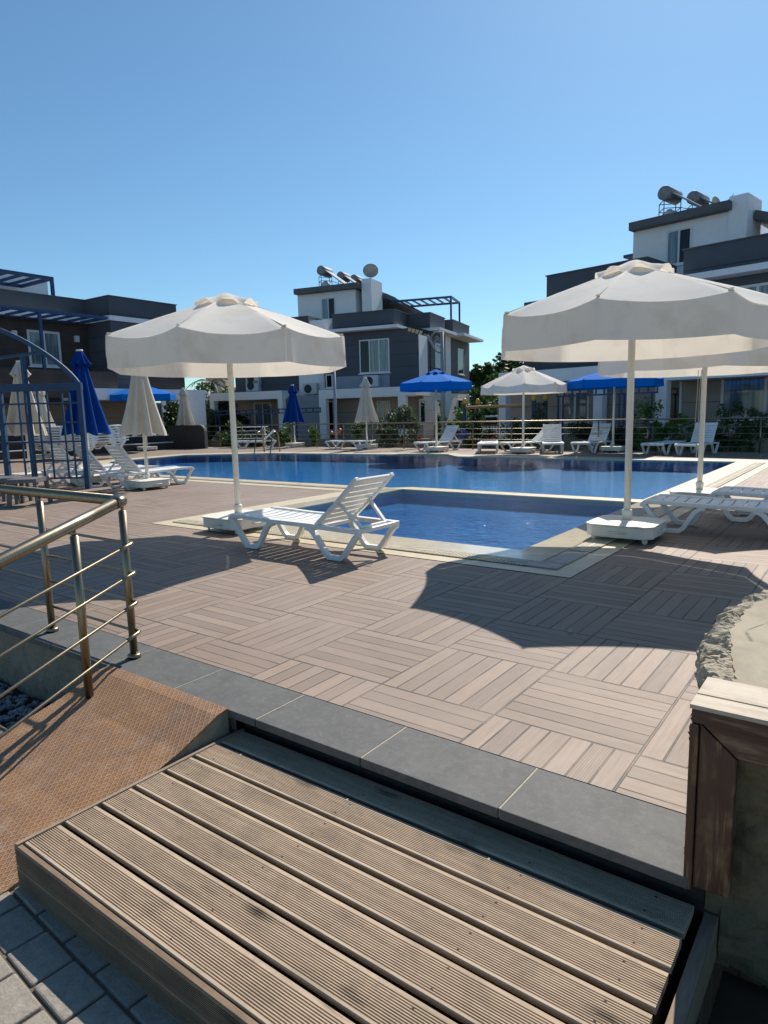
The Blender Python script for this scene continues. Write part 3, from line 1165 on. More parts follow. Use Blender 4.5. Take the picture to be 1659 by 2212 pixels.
for h in (0.148, 0.312, 0.475, 0.635):
    b = MB()
    y_ = -0.432
    pts = [Vector((-9, -0.478, h)), Vector((-1.42, y_ - 0.004, h)), Vector((-1.345, y_ + 0.004, h)), Vector((-1.313, y_ + 0.001, h)), Vector((-1.298, y_ - 0.018, h - 0.002)), Vector((-1.293, y_ - 0.05, h - 0.010))]
    q = Vector((-1.178, -0.80, h + slope * (-0.80 + 0.452)))
    d2 = (q - pts[-1]) / (q - pts[-1]).length
    pts += [q, q + d2 * 2.2]
    b.tube([p - off for p in pts], 0.0078, 10)
    o = b.build('rail', 'steel', rail)
    b = MB()
    b.tube([p - off for p in [pts[1] + Vector((0.035, 0, 0))] + pts[2:6] + [pts[5] + d2 * 0.05]], 0.0105, 10)
    b.build('elbow', 'steel', o)

# ------------------------------------------------------------------ curved stone wall with concrete top, wooden end frame
WZ = 0.47
wall = empty('stone_wall', (1.9, 0.4, 0))
tag(wall, 'curved broken edged stone wall with a smooth concrete top beside the deck', 'wall')
off = Vector((1.9, 0.4, 0))
edge_px = [(1522, 1462), (1512, 1430), (1513, 1400), (1517, 1372), (1523, 1352), (1540, 1330), (1556, 1312), (1578, 1299), (1602, 1287), (1630, 1275), (1659, 1265)]
edge = [at(px, py, WZ) for px, py in edge_px]
edge = [Vector((edge[0].x + 0.0, edge[0].y - 0.16, WZ))] + edge
d = (edge[-1] - edge[-4]).normalized()
for k in range(8):
    edge.append(edge[-1] + (d + Vector((0.10 * k, -0.03 * k, 0))) * 0.25)


def resample(pts, step_):
    out = [pts[0]]
    for a, c in zip(pts, pts[1:]):
        n_ = max(1, int((c - a).length / step_))
        for i in range(1, n_ + 1):
            out.append(a + (c - a) * i / n_)
    return out


edge = resample(edge, 0.008)
ins = []
for i, p in enumerate(edge):
    t0 = edge[max(0, i - 3)]
    t1 = edge[min(len(edge) - 1, i + 3)]
    t = (t1 - t0).normalized()
    ins.append(Vector((t.y, -t.x, 0)))
prof_w0 = [(0.02, -WZ), (0.010, -0.30), (0.004, -0.18), (0.0, -0.09), (0.002, -0.045), (0.010, -0.020), (0.022, -0.008), (0.040, -0.002), (0.066, 0.0), (0.092, 0.0), (0.118, -0.001), (0.145, -0.004)]
prof_w = [prof_w0[0]]
for (oa, za), (ob, zb) in zip(prof_w0, prof_w0[1:]):
    nn = max(1, int(math.hypot(ob - oa, zb - za) / 0.010))
    prof_w += [(oa + (ob - oa) * q / nn, za + (zb - za) * q / nn) for q in range(1, nn + 1)]
b = MB()
rows = []
for i, p in enumerate(edge):
    row = []
    for j, (o_, z_) in enumerate(prof_w):
        q = p + ins[i] * o_ + Vector((0, 0, z_))
        vd = noise.voronoi(Vector((q.x * 13, q.y * 13, q.z * 22)))[0]
        crack = max(0.0, 1 - (vd[1] - vd[0]) / 0.16)
        vd2 = noise.voronoi(Vector((q.x * 40, q.y * 40, q.z * 70)))[0]
        crack2 = max(0.0, 1 - (vd2[1] - vd2[0]) / 0.22)
        fade = 1.0 if o_ < 0.07 or z_ < -0.02 else max(0.12, 1 - (o_ - 0.07) / 0.05)
        nz = noise.noise_vector(q * 8) * 0.024 + noise.noise_vector(q * 30) * 0.011 + noise.noise_vector(q * 75) * 0.007
        nz += ins[i] * (0.013 * crack + 0.006 * crack2)
        nz.z -= 0.013 * crack + 0.006 * crack2
        nz *= fade
        row.append(b.bm.verts.new(q + nz - off))
    rows.append(row)
for r0, r1 in zip(rows, rows[1:]):
    for j in range(len(prof_w) - 1):
        b.bm.faces.new((r0[j], r1[j], r1[j + 1], r0[j + 1]))
b.build('rubble_edge', 'rubble_fine', wall, smooth=False)
b = MB()
inner = []
for i, p in enumerate(edge):
    wob = 0.018 * noise.noise(p * 7) + 0.012 * noise.noise(p * 22)
    inner.append(p + ins[i] * (0.088 + wob) + Vector((0, 0, 0.002)))
far = [Vector((edge[-1].x + 0.3, -0.45, WZ)), Vector((edge[0].x + 0.1, -0.45, WZ))]
poly = [Vector((p.x, p.y, 0)) for p in inner] + [Vector((p.x, p.y, 0)) for p in far]
vs = [b.bm.verts.new(Vector((p.x, p.y, WZ + 0.003)) - off) for p in poly]
for tr in tessellate_polygon([poly]):
    b.bm.faces.new([vs[i] for i in tr])
lo = [b.bm.verts.new(v.co - Vector((0, 0, 0.09))) for v in vs]
for k in range(len(vs)):
    b.bm.faces.new((vs[k], vs[(k + 1) % len(vs)], lo[(k + 1) % len(vs)], lo[k]))
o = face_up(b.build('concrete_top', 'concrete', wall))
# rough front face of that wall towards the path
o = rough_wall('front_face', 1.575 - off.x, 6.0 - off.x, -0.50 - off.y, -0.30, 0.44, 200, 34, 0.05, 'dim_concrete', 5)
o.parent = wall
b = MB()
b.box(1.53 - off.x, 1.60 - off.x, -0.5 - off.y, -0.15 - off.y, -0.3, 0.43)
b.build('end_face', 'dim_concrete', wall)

fr = empty('wooden_end_frame', (1.50, -0.56, 0))
tag(fr, 'dark stained timber frame with bleached pine cap boards on the wall end', 'timber frame')
off = Vector((1.50, -0.56, 0))
ct = 0.503
yF, yB = -0.602, -0.385
for k, (ya, yb, xe) in enumerate(((yF, yF + 0.078, 2.9), (yF + 0.082, yB, 2.9))):
    b = MB()
    b.box(1.488 - off.x + k * 0.001, xe - off.x, ya - off.y, yb - off.y, ct - 0.012, ct + k * 0.0015, None, 0.002)
    b.build('cap_board', 'capwood', fr)
b = MB()
b.box(1.492 - off.x, 2.9 - off.x, yF + 0.004 - off.y, yF + 0.03 - off.y, ct - 0.052, ct - 0.0125, None, 0.006)
b.build('cap_moulding', 'stainwood_x', fr)
b = MB()   # stile and top rail, mitred
yf, yb = yF + 0.012 - off.y, yF + 0.042 - off.y


def plank(poly, y0, y1):
    b = MB()
    a = [b.bm.verts.new((p[0] - off.x, y0, p[1])) for p in poly]
    c = [b.bm.verts.new((p[0] - off.x, y1, p[1])) for p in poly]
    b.bm.faces.new(a[::-1])
    b.bm.faces.new(c)
    for k in range(len(a)):
        b.bm.faces.new((a[k], a[(k + 1) % len(a)], c[(k + 1) % len(a)], c[k]))
    return b


plank([(1.512, -0.028), (1.604, -0.024), (1.604, 0.372), (1.512, 0.45)], yf, yb).build('stile', 'stainwood', fr, bevel=0.004)
plank([(1.514, 0.452), (1.606, 0.374), (2.9, 0.372), (2.9, 0.451)], yf, yb).build('top_rail', 'stainwood_x', fr, bevel=0.004)
b = MB()
b.box(1.489 - off.x, 1.511 - off.x, yF + 0.004 - off.y, yF + 0.05 - off.y, -0.035, 0.448, None, 0.005)
b.build('edge_strip', 'stainwood', fr)
b = MB()
b.box(1.495 - off.x, 1.515 - off.x, yF + 0.052 - off.y, yB - 0.01 - off.y, -0.02, ct - 0.026, None, 0.003)
b.build('side_panel', 'stainwood', fr)

# ------------------------------------------------------------------ umbrellas
def umbrella_base(root, side=0.63):
    h = side / 2
    c = 0.075
    oct_ = lambda e: [(h + e - c, -h - e), (h + e, -h - e + c), (h + e, h + e - c), (h + e - c, h + e), (-h - e + c, h + e), (-h - e, h + e - c), (-h - e, -h - e + c), (-h - e + c, -h - e)]
    b = MB()
    b.prism(oct_(0), 0.052, 0.162)
    base = b.build('base', 'base_white', root, bevel=0.008)
    b = MB()
    lo = [b.bm.verts.new((x, y, 0.163)) for x, y in oct_(0.010)]
    l2 = [b.bm.verts.new((x, y, 0.175)) for x, y in oct_(0.010)]
    hi = [b.bm.verts.new((x * 0.18, y * 0.18, 0.192)) for x, y in oct_(0)]
    for k in range(8):
        b.bm.faces.new((lo[k], lo[(k + 1) % 8], l2[(k + 1) % 8], l2[k]))
        b.bm.faces.new((l2[k], l2[(k + 1) % 8], hi[(k + 1) % 8], hi[k]))
    b.bm.faces.new(hi)
    b.bm.faces.new(lo[::-1])
    b.build('lid', 'base_white', base, bevel=0.004)
    for sx in (-1, 1):
        for sy in (-1, 1):
            b = MB()
            px, py = sx * (h - 0.075), sy * (h - 0.075)
            m = Matrix.Translation((px, py, 0.026)) @ Matrix.Rotation(R_(90), 4, 'X') @ Matrix.Rotation(0.6 * sx, 4, 'Y')
            bmesh.ops.create_cone(b.bm, cap_ends=True, segments=14, radius1=0.025, radius2=0.025, depth=0.022, matrix=m)
            b.box(px - 0.022, px + 0.022, py - 0.02, py + 0.02, 0.038, 0.053)
            b.build('caster', 'base_white', base)
    b = MB()
    for dx, dy, ax in ((h + 0.022, 0, 'y'),):
        b.tube([(dx - 0.024, -0.075, 0.105), (dx, -0.072, 0.105), (dx, 0.072, 0.105), (dx - 0.024, 0.075, 0.105)], 0.007, 8)
    b.build('handle', 'base_white', base)
    b = MB()
    b.tube([(-0.075, -h + 0.002, 0.105), (-0.072, -h - 0.02, 0.105), (0.072, -h - 0.02, 0.105), (0.075, -h + 0.002, 0.105)], 0.007, 8)
    b.build('handle', 'base_white', base)


def umbrella_pole(root, top, r=0.033, mat='pole_white'):
    b = MB()
    b.tube([(0, 0, 0.17), (0, 0, top)], r, 16)
    p = b.build('pole', mat, root)
    b = MB()
    b.lathe([(r + 0.010, 0.172), (r + 0.010, 0.225), (r + 0.016, 0.231), (r + 0.016, 0.280), (r + 0.010, 0.290), (r + 0.001, 0.292)], 18)
    b.build('collar', mat, p)
    return p


def away(p, k):
    return (CAM.x + (p[0] - CAM.x) * k, CAM.y + (p[1] - CAM.y) * k, 0)


def open_umbrella(loc, fabric, R=1.26, rim=2.085, rot=0.0, val=0.325, top=2.43, label='', group=None, flat_sag=0.055, seed=0, rope=False):
    root = tag(empty('open_parasol', loc), label, 'parasol', group)
    umbrella_base(root)
    pole = umbrella_pole(root, top + 0.06)
    rv = R * 0.06
    r0_ = R * 0.235
    nu, nv = 12, 14
    rnd = random.Random(seed)

    def corner(k):
        a = rot + R_(45) * k
        return Vector((math.cos(a), math.sin(a), 0))
    b = MB()
    v_ = MB()
    cap = MB()
    for k in range(8):
        c0, c1 = corner(k), corner(k + 1)
        grid = []
        jit = rnd.uniform(0.75, 1.3)
        for j in range(nv + 1):
            f = j / nv
            r = rv + (R - rv) * f
            fz = (r - r0_) / (R - r0_)
            zl = top + (rim - top) * (fz * 0.93 + 0.07 * fz * fz)
            row = []
            for i in range(nu + 1):
                s_ = i / nu
                hump = 4 * s_ * (1 - s_)
                p = c0.lerp(c1, s_) * r
                p.z = zl - hump * flat_sag * jit * (0.25 * f + 0.75 * f ** 3)
                p -= p.normalized() * 0
                pr = Vector((p.x, p.y, 0))
                if pr.length > 0:
                    q = pr.normalized() * (-hump * 0.022 * f)
                    p += q
                p.z += 0.006 * noise.noise(Vector((p.x * 4 + seed, p.y * 4, 1))) * f
                row.append(b.bm.verts.new(p))
            grid.append(row)
        for j in range(nv):
            for i in range(nu):
                fc = b.bm.faces.new((grid[j][i], grid[j][i + 1], grid[j + 1][i + 1], grid[j + 1][i]))
                fc.smooth = True
        # valance
        vr = []
        for j in range(6):
            f = j / 5
            row = []
            for i in range(nu + 1):
                s_ = i / nu
                hump = 4 * s_ * (1 - s_)
                t = grid[nv][i].co
                p = Vector((t.x, t.y, t.z))
                lowz = rim - val - 0.012 * hump
                p.z = t.z + (lowz - t.z) * f
                out = Vector((t.x, t.y, 0)).normalized()
                p += out * (0.004 + 0.018 * f * (1 - hump) * (1 if f < 0.8 else 0.8) + 0.016 * noise.noise(Vector((t.x * 3, t.y * 3, f * 2 + seed))) * f + 0.007 * noise.noise(Vector((t.x * 11, t.y * 11, f + seed))) * f)
                row.append(v_.bm.verts.new(p))
            vr.append(row)
        for j in range(5):
            for i in range(nu):
                fc = v_.bm.faces.new((vr[j][i], vr[j][i + 1], vr[j + 1][i + 1], vr[j + 1][i]))
                fc.smooth = True
        # upper vent cap with an arched hem over each panel
        cr = R * 0.275
        gc = []
        for j in range(8):
            f = j / 7
            row = []
            for i in range(nu + 1):
                s_ = i / nu
                hump = max(0.0, 4 * s_ * (1 - s_)) ** 1.9
                r = 0.002 + (cr - 0.002) * f
                p = c0.lerp(c1, s_) * r
                zz = top + 0.150 - 0.178 * f ** 1.35
                zz += hump * 0.088 * f ** 3
                p.z = zz + 0.008 * noise.noise(Vector((p.x * 12, p.y * 12, seed + 3.0)))
                p += Vector((p.x, p.y, 0)) * (0.05 * hump * f)
                row.append(cap.bm.verts.new(p))
            gc.append(row)
        for j in range(7):
            for i in range(nu):
                fc = cap.bm.faces.new((gc[j][i], gc[j][i + 1], gc[j + 1][i + 1], gc[j + 1][i]))
                fc.smooth = True
    bmesh.ops.remove_doubles(b.bm, verts=b.bm.verts, dist=1e-4)
    canopy = b.build('canopy', fabric, root)
    bmesh.ops.remove_doubles(v_.bm, verts=v_.bm.verts, dist=1e-4)
    v_.build('valance', fabric, canopy)
    bmesh.ops.remove_doubles(cap.bm, verts=cap.bm.verts, dist=1e-4)
    cap.build('vent_cap', fabric, canopy)
    st = MB()
    for k in range(8):
        c0 = corner(k)
        st.tube([c0 * r0_ + Vector((0, 0, top + 0.003)), c0 * (R * 0.999) + Vector((0, 0, rim + 0.003))], 0.0035, 6)
        st.box(-0.02, 0.02, -0.012, 0.012, -0.004, 0.006, Matrix.Translation(c0 * (R - 0.03) + Vector((0, 0, rim + 0.018))) @ Matrix.Rotation(rot + R_(45) * k, 4, 'Z'))
    st.build('seam', fabric, canopy)
    for k in range(8):
        c0 = corner(k)
        rb = MB()
        rb.bar(c0 * 0.06 + Vector((0, 0, top - 0.005)), c0 * (R - 0.03) + Vector((0, 0, rim - 0.016)), 0.016, 0.024)
        o = rb.build('rib', 'pole_white', root)
        rb = MB()
        rb.bar(c0 * 0.05 + Vector((0, 0, rim - 0.10)), c0 * (R * 0.5) + Vector((0, 0, (top + rim) / 2 - 0.03)), 0.012, 0.018)
        rb.build('strut', 'pole_white', o)
    hb = MB()
    hb.lathe([(0.05, top - 0.05), (0.06, top - 0.04), (0.06, top), (0.04, top + 0.02)], 14)
    hb.build('hub', 'pole_white', root)
    hb = MB()
    hb.lathe([(0.048, rim - 0.14), (0.058, rim - 0.13), (0.058, rim - 0.08), (0.046, rim - 0.07)], 14)
    hb.build('runner', 'pole_white', root)
    if rope:
        rp = MB()
        for q in (-1, 1):
            rp.tube([(-0.05 + 0.02 * q, -0.03, rim - 0.3), (-0.055 + 0.012 * q, -0.04, 1.5), (-0.06 + 0.02 * q, -0.045, 1.0), (-0.045, -0.035, 0.86)], 0.004, 6)
        rp.tube([(-0.045, -0.035, 0.9), (-0.05, -0.045, 0.83), (-0.045, -0.04, 0.70), (-0.05, -0.035, 0.62), (-0.045, -0.03, 0.72)], 0.008, 6)
        rp.build('cord', 'rope', root)
    return root


GO = 'open parasols round the pool'
azv = lambda p: math.atan2(CAM.y - p[1], CAM.x - p[0])
open_umbrella(away((-3.737, 2.392), 1.057), 'cream', R=1.305, rim=2.125, top=2.49, rot=R_(-38.5 + 22.5), label='cream open parasol beside the empty lounger in front of the small pool', group=GO, seed=1)
open_umbrella(away((-0.019, 3.864), 1.057), 'cream', R=1.305, rot=R_(-62.7 + 22.5), top=2.495, rim=2.14, label='largest cream open parasol nearest the stone wall, on a wheeled base', group=GO, seed=2)
open_umbrella(away((0.0, 6.84), 1.028), 'cream', R=1.30, rot=R_(-70), top=2.40, rim=2.04, label='cream open parasol with a hanging cord behind the nearest one', group=GO, seed=3, rope=True)
open_umbrella(away((-6.55, 15.64, 0), 1.028), 'cream', R=1.24, rim=2.02, rot=R_(-64), val=0.25, top=2.44, label='small cream open parasol at the far side of the pool', group=GO, seed=4)
open_umbrella(away((-9.52, 15.64, 0), 1.028), 'blue', R=1.22, rim=2.22, rot=R_(-58 + 22.5), val=0.24, top=2.50, label='bright blue open parasol right of the street lamp beyond the pool', group=GO, seed=5, flat_sag=0.012)
open_umbrella(away((-4.31, 16.77, 0), 1.028), 'blue', R=1.33, rim=2.08, rot=R_(-66), val=0.22, top=2.36, label='bright blue open parasol in front of the right house', group=GO, seed=6, flat_sag=0.012)
open_umbrella(away((-21.96, 13.52, 0), 1.028), 'blue', R=1.28, rim=2.30, rot=R_(-36 + 10), val=0.24, top=2.62, label='blue open parasol in front of the dark terrace seats at far left', group=GO, seed=7, flat_sag=0.012)


def closed_umbrella(loc, fabric, top=2.45, hem=1.02, rb=0.36, rot=0.0, label='', seed=0, rz=0.0, lean=(0, 0)):
    root = tag(empty('closed_parasol', loc, rz), label, 'parasol', 'folded parasols round the pool')
    umbrella_base(root)
    pole = umbrella_pole(root, top - 0.02, 0.029)
    rnd = random.Random(seed)
    N, Rw = 96, 26
    b = MB()
    rows = []
    ph = [rnd.uniform(-0.25, 0.25) for _ in range(9)]
    am = [rnd.uniform(0.7, 1.25) for _ in range(9)]
    for j in range(Rw + 1):
        f = j / Rw
        z = top - 0.10 - (top - 0.10 - hem) * f
        r0 = 0.085 + (rb - 0.085) * (0.25 * f + 0.75 * f ** 1.25)
        row = []
        for i in range(N):
            a = 2 * math.pi * i / N
            q = 8 * (a + rot) + 0.4 * math.sin(a * 2 + seed)
            k = int((8 * (a + rot)) / (2 * math.pi)) % 8
            wv = math.cos(q)
            pl = (abs(wv) ** 0.7) * (1 if wv > 0 else -1)
            amp = (0.16 + 0.16 * f) * am[k]
            r = r0 * (1 + amp * pl) * (1 + 0.08 * noise.noise(Vector((math.cos(a) * 2, math.sin(a) * 2, z * 1.2 + seed))))
            zz = z
            if j == Rw:
                zz += 0.03 * noise.noise(Vector((math.cos(a) * 3, math.sin(a) * 3, seed))) - 0.02 * pl
            row.append(b.bm.verts.new((r * math.cos(a), r * math.sin(a), zz)))
        rows.append(row)
    for r0_, r1_ in zip(rows, rows[1:]):
        for i in range(N):
            fc = b.bm.faces.new((r0_[i], r0_[(i + 1) % N], r1_[(i + 1) % N], r1_[i]))
            fc.smooth = True
    can = b.build('folded_canopy', fabric, root)
    b = MB()
    rows = []
    for j in range(9):
        f = j / 8
        row = []
        for i in range(N):
            a = 2 * math.pi * i / N
            pl = math.cos(8 * (a + rot) + 0.5 * math.sin(3 * a + seed))
            r = (0.062 + 0.105 * f ** 0.9) * (1 + 0.26 * f * pl) * (1 + 0.1 * noise.noise(Vector((math.cos(a), math.sin(a), seed + f))))
            if f > 0.9:
                r *= 1.06
            z = top - 0.03 - 0.30 * f + 0.045 * f * pl
            row.append(b.bm.verts.new((r * math.cos(a), r * math.sin(a), z)))
        rows.append(row)
    for r0_, r1_ in zip(rows, rows[1:]):
        for i in range(N):
            fc = b.bm.faces.new((r0_[i], r0_[(i + 1) % N], r1_[(i + 1) % N], r1_[i]))
            fc.smooth = True
    b.build('vent_flap', fabric, can)
    b = MB()
    b.lathe([(0.04, top - 0.05), (0.066, top - 0.035), (0.070, top - 0.015), (0.06, top - 0.004), (0.02, top)], 20)
    b.build('top_cap', 'pole_white', root)
    return root


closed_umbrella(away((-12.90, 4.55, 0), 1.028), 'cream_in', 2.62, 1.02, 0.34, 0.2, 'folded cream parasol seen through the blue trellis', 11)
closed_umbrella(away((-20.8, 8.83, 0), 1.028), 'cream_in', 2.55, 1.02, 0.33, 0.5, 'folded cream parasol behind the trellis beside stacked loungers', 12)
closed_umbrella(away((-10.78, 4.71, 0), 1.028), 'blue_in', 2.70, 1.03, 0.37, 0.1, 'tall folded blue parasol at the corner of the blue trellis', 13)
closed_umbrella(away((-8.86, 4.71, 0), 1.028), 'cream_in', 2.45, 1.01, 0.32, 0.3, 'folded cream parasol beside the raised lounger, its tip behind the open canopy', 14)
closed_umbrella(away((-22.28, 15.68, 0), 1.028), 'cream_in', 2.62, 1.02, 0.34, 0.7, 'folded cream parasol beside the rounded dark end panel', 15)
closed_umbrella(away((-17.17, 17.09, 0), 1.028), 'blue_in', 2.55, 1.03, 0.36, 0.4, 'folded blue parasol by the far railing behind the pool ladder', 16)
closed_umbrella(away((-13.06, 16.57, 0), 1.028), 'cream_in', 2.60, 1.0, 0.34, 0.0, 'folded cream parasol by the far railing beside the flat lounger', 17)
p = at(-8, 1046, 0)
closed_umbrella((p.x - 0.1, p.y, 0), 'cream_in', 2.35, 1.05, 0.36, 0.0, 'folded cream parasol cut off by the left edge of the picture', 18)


# ------------------------------------------------------------------ loungers
def make_lounger(back=41.0, label='', group=None, loc=(0, 0, 0), rz=0.0):
    root = tag(empty('sun_lounger', loc, rz), label, 'sun lounger', group)
    Wd = 0.60
    y0, y1 = -Wd / 2, Wd / 2
    bw = 0.052
    for sy in (-1, 1):
        a, c = (y0, y0 + bw) if sy < 0 else (y1 - bw, y1)
        for pth in ([(0.012, 0.285), (0.05, 0.235), (0.185, 0.055), (0.225, 0.026), (0.355, 0.026), (0.395, 0.055), (0.50, 0.225), (0.545, 0.262), (0.60, 0.276)],
                    [(1.02, 0.276), (1.08, 0.262), (1.12, 0.225), (1.255, 0.055), (1.29, 0.026), (1.435, 0.026), (1.47, 0.055), (1.60, 0.225), (1.645, 0.262)]):
            b = MB()
            b.ribbon(pth, a, c, 0.046)
            b.build('leg', 'white_plastic', root, bevel=0.006)
    b = MB()
    for sy in (-1, 1):
        a, c = (y0 - 0.004, y0 + bw + .002) if sy < 0 else (y1 - bw - .002, y1 + 0.004)
        b.ribbon([(-0.01, 0.262), (0.0, 0.29), (0.03, 0.309), (0.20, 0.311), (0.60, 0.298), (1.10, 0.296), (1.20, 0.290), (1.66, 0.280)], a, c, 0.040)
    b.box(-0.012, 0.025, y0 + bw, y1 - bw, 0.262, 0.318, None, 0.006)
    b.box(1.62, 1.66, y0 + bw, y1 - bw, 0.262, 0.298, None, 0.006)
    b.box(1.08, 1.12, y0 + bw, y1 - bw, 0.250, 0.285)
    b.build('frame', 'white_plastic', root, bevel=0.005)
    # seat slats, slightly dished
    b = MB()
    ns = 10
    L = (1.125 - 0.02) / ns
    for k in range(ns):
        xa = 0.02 + k * L
        xb = xa + L - 0.014
        m = 8
        for i in range(m):
            ya = y0 + bw + (y1 - y0 - 2 * bw) * i / m
            yb = y0 + bw + (y1 - y0 - 2 * bw) * (i + 1) / m
            za = 0.318 - 0.016 * math.sin(math.pi * i / m) - 0.014 * min(1, xa / 0.6)
            zb = 0.318 - 0.016 * math.sin(math.pi * (i + 1) / m) - 0.014 * min(1, xa / 0.6)
            b.quad((xa, ya, za), (xb, ya, za), (xb, yb, zb), (xa, yb, zb))
            b.quad((xa, ya, za - 0.012), (xb, ya, za - 0.012), (xb, yb, zb - 0.012), (xa, yb, zb - 0.012))
            for xx in (xa, xb):
                b.quad((xx, ya, za), (xx, yb, zb), (xx, yb, zb - 0.012), (xx, ya, za - 0.012))
    b.build('seat', 'white_plastic', root)
    # backrest in its own inclined frame
    th = R_(back)
    m = Matrix.Translation((1.13, 0, 0.298)) @ Matrix.Rotation(-th, 4, 'Y')
    Lb = 0.66
    b = MB()
    yy0, yy1 = y0 + 0.02, y1 - 0.02
    for sy in (-1, 1):
        a, c = (yy0, yy0 + 0.05) if sy < 0 else (yy1 - 0.05, yy1)
        b.ribbon([(0.0, 0.0), (0.30, -0.006), (0.55, 0.004), (Lb - 0.03, 0.012), (Lb, 0.006)], a, c, 0.036)
    n = 7
    for k in range(n):
        xa = 0.02 + k * (Lb - 0.11) / n
        xb = xa + (Lb - 0.11) / n - 0.014
        b.box(xa, xb, yy0 + 0.05, yy1 - 0.05, -0.012, 0.010)
    b.box(Lb - 0.095, Lb - 0.004, yy0 + 0.05, yy1 - 0.05, -0.006, 0.018, None, 0.006)
    for v in b.bm.verts:
        v.co = m @ v.co
    b.build('backrest', 'white_plastic', root, bevel=0.005)
    if back > 8:
        p0 = m @ Vector((0.32, 0, -0.01))
        p1 = Vector((min(1.59, p0.x + 0.24 + (0.0 if back < 50 else 0.05)), 0, 0.30))
        b = MB()
        for sy in (-1, 1):
            ys = sy * (Wd / 2 - 0.085)
            b.bar((p0.x, ys * 0.98, p0.z), (p1.x, ys * 0.8, p1.z), 0.036, 0.026)
        b.bar((p1.x, -(Wd / 2 - 0.085) * 0.84, p1.z), (p1.x, (Wd / 2 - 0.085) * 0.84, p1.z), 0.032, 0.026)
        b.build('strut', 'white_plastic', root, bevel=0.004)
    return root


GL = 'white sun loungers set out round the pool'
raised = make_lounger(41.0, 'white lounger with raised back standing alone in front of the small pool', GL, (-3.345, 2.24, 0), 0)


def fit(p_foot, ang):
    """root position from the ground point under the middle of the foot-end legs (x = 0.29)"""
    return (p_foot[0] - 0.29 * math.cos(ang), p_foot[1] - 0.29 * math.sin(ang), 0)


steep = make_lounger(52.0, 'white lounger with raised back nearest the folded cream parasol at left', GL, (-9.52, 6.03, 0), R_(-92))
dup(steep, (-10.62, 5.95, 0), R_(-91), 'white lounger with raised back, middle of the three at the left')
dup(steep, (-11.75, 6.0, 0), R_(-88), 'white lounger with raised back behind the blue trellis, leftmost of the three')
flat = make_lounger(0.0, 'flat white lounger behind the near parasol base at the right edge', GL, (-0.11, 4.98, 0), 0)
dup(flat, (0.35, 6.02, 0), 0.0, 'flat white lounger second from front at the right edge')
dup(flat, (0.75, 7.55, 0), R_(4), 'flat white lounger third from front at the right edge')
dup(flat, (-14.95, 16.62, 0), R_(18), 'flat white lounger left of the folded cream parasol by the far railing')
dup(flat, (-7.72, 15.65, 0), R_(116), 'flat white lounger seen end on, left of the small cream parasol')
dup(flat, (-3.06, 16.1, 0), R_(84), 'flat white lounger left of the raised one near the right end of the far railing')
dup(raised, (-19.55, 16.05, 0), R_(52), 'white lounger with raised back behind the steel pool ladder')
dup(steep, (-10.35, 15.95, 0), R_(76), 'white lounger with raised back beside the blue parasol right of the street lamp')
dup(raised, (-7.45, 16.2, 0), R_(56), 'white lounger seen side on behind the base of the small cream parasol')
dup(steep, (-5.80, 16.05, 0), R_(114), 'white lounger facing the camera right of the small cream parasol')
dup(steep, (-5.12, 16.4, 0), R_(86), 'white lounger left of the base of the blue parasol before the right house')
dup(steep, (-2.16, 15.9, 0), R_(84), 'white lounger with raised back at the right end of the far row')
k = 0
for px_, a in ((128, 80), (172, 86), (214, 82)):
    sx, sy, _ = at(px_, 972, 0.31)
    for i in range(7):
        k += 1
        dup(flat, (sx, sy - 0.8, 0.305 + 0.085 * i), R_(a + random.uniform(-1.5, 1.5) + 10), 'white lounger in one of the tall stacks before the dark terrace seats', 'white loungers stacked before the terrace seats')

# ------------------------------------------------------------------ railing along the far side
fr_ = tag(empty('pool_railing', (-10, 17.62, 0)), 'long steel railing with five bars along the far side of the pool deck', 'railing')
off = Vector((-10, 17.62, 0))
line = [Vector((-22.2, 16.3, 0)), Vector((-18.6, 17.62, 0)), Vector((6, 17.70, 0))]
b = MB()
b.tube([p + Vector((0, 0, 0.93)) - off for p in line], 0.024, 10)
b.build('handrail', 'steel', fr_)
for h in (0.16, 0.34, 0.52, 0.70):
    b = MB()
    b.tube([p + Vector((0, 0.02, h)) - off for p in line], 0.008, 8)
    b.build('rail', 'steel', fr_)
posts = [line[0] + (line[1] - line[0]) * q for q in (0, 0.27, 0.55, 0.8)]
x = -17.9
while x < 6:
    posts.append(Vector((x, 17.63, 0)))
    x += 1.43
for p in posts:
    b = MB()
    b.tube([p - off, p + Vector((0, 0, 0.92)) - off], 0.021, 10)
    b.build('post', 'steel', fr_)

# pool ladder
ld = tag(empty('pool_ladder', (-15.85, 14.2, 0)), 'curved steel pool ladder rails at the far edge of the main pool', 'ladder')
dv = Vector((0.35, -1.0, 0)).normalized()
for s_ in (-1, 1):
    o_ = Vector((0.30 * s_, 0.10 * s_, 0))
    b = MB()
    pts = [o_ - dv * 0.55 + Vector((0, 0, 0.0)), o_ - dv * 0.52 + Vector((0, 0, 0.45)), o_ - dv * 0.44 + Vector((0, 0, 0.66)), o_ - dv * 0.27 + Vector((0, 0, 0.76)), o_ - dv * 0.10 + Vector((0, 0, 0.72)), o_ + dv * 0.02 + Vector((0, 0, 0.55)), o_ + dv * 0.22 + Vector((0, 0, 0.0)), o_ + dv * 0.26 + Vector((0, 0, -0.7))]
    b.tube(pts, 0.022, 12)
    b.build('side_rail', 'steel', ld)
for z in (-0.25, -0.5):
    b = MB()
    b.bar((-0.30 + dv.x * 0.24, -0.10 + dv.y * 0.24, z), (0.30 + dv.x * 0.24, 0.10 + dv.y * 0.24, z), 0.06, 0.02)
    b.build('tread', 'steel', ld)

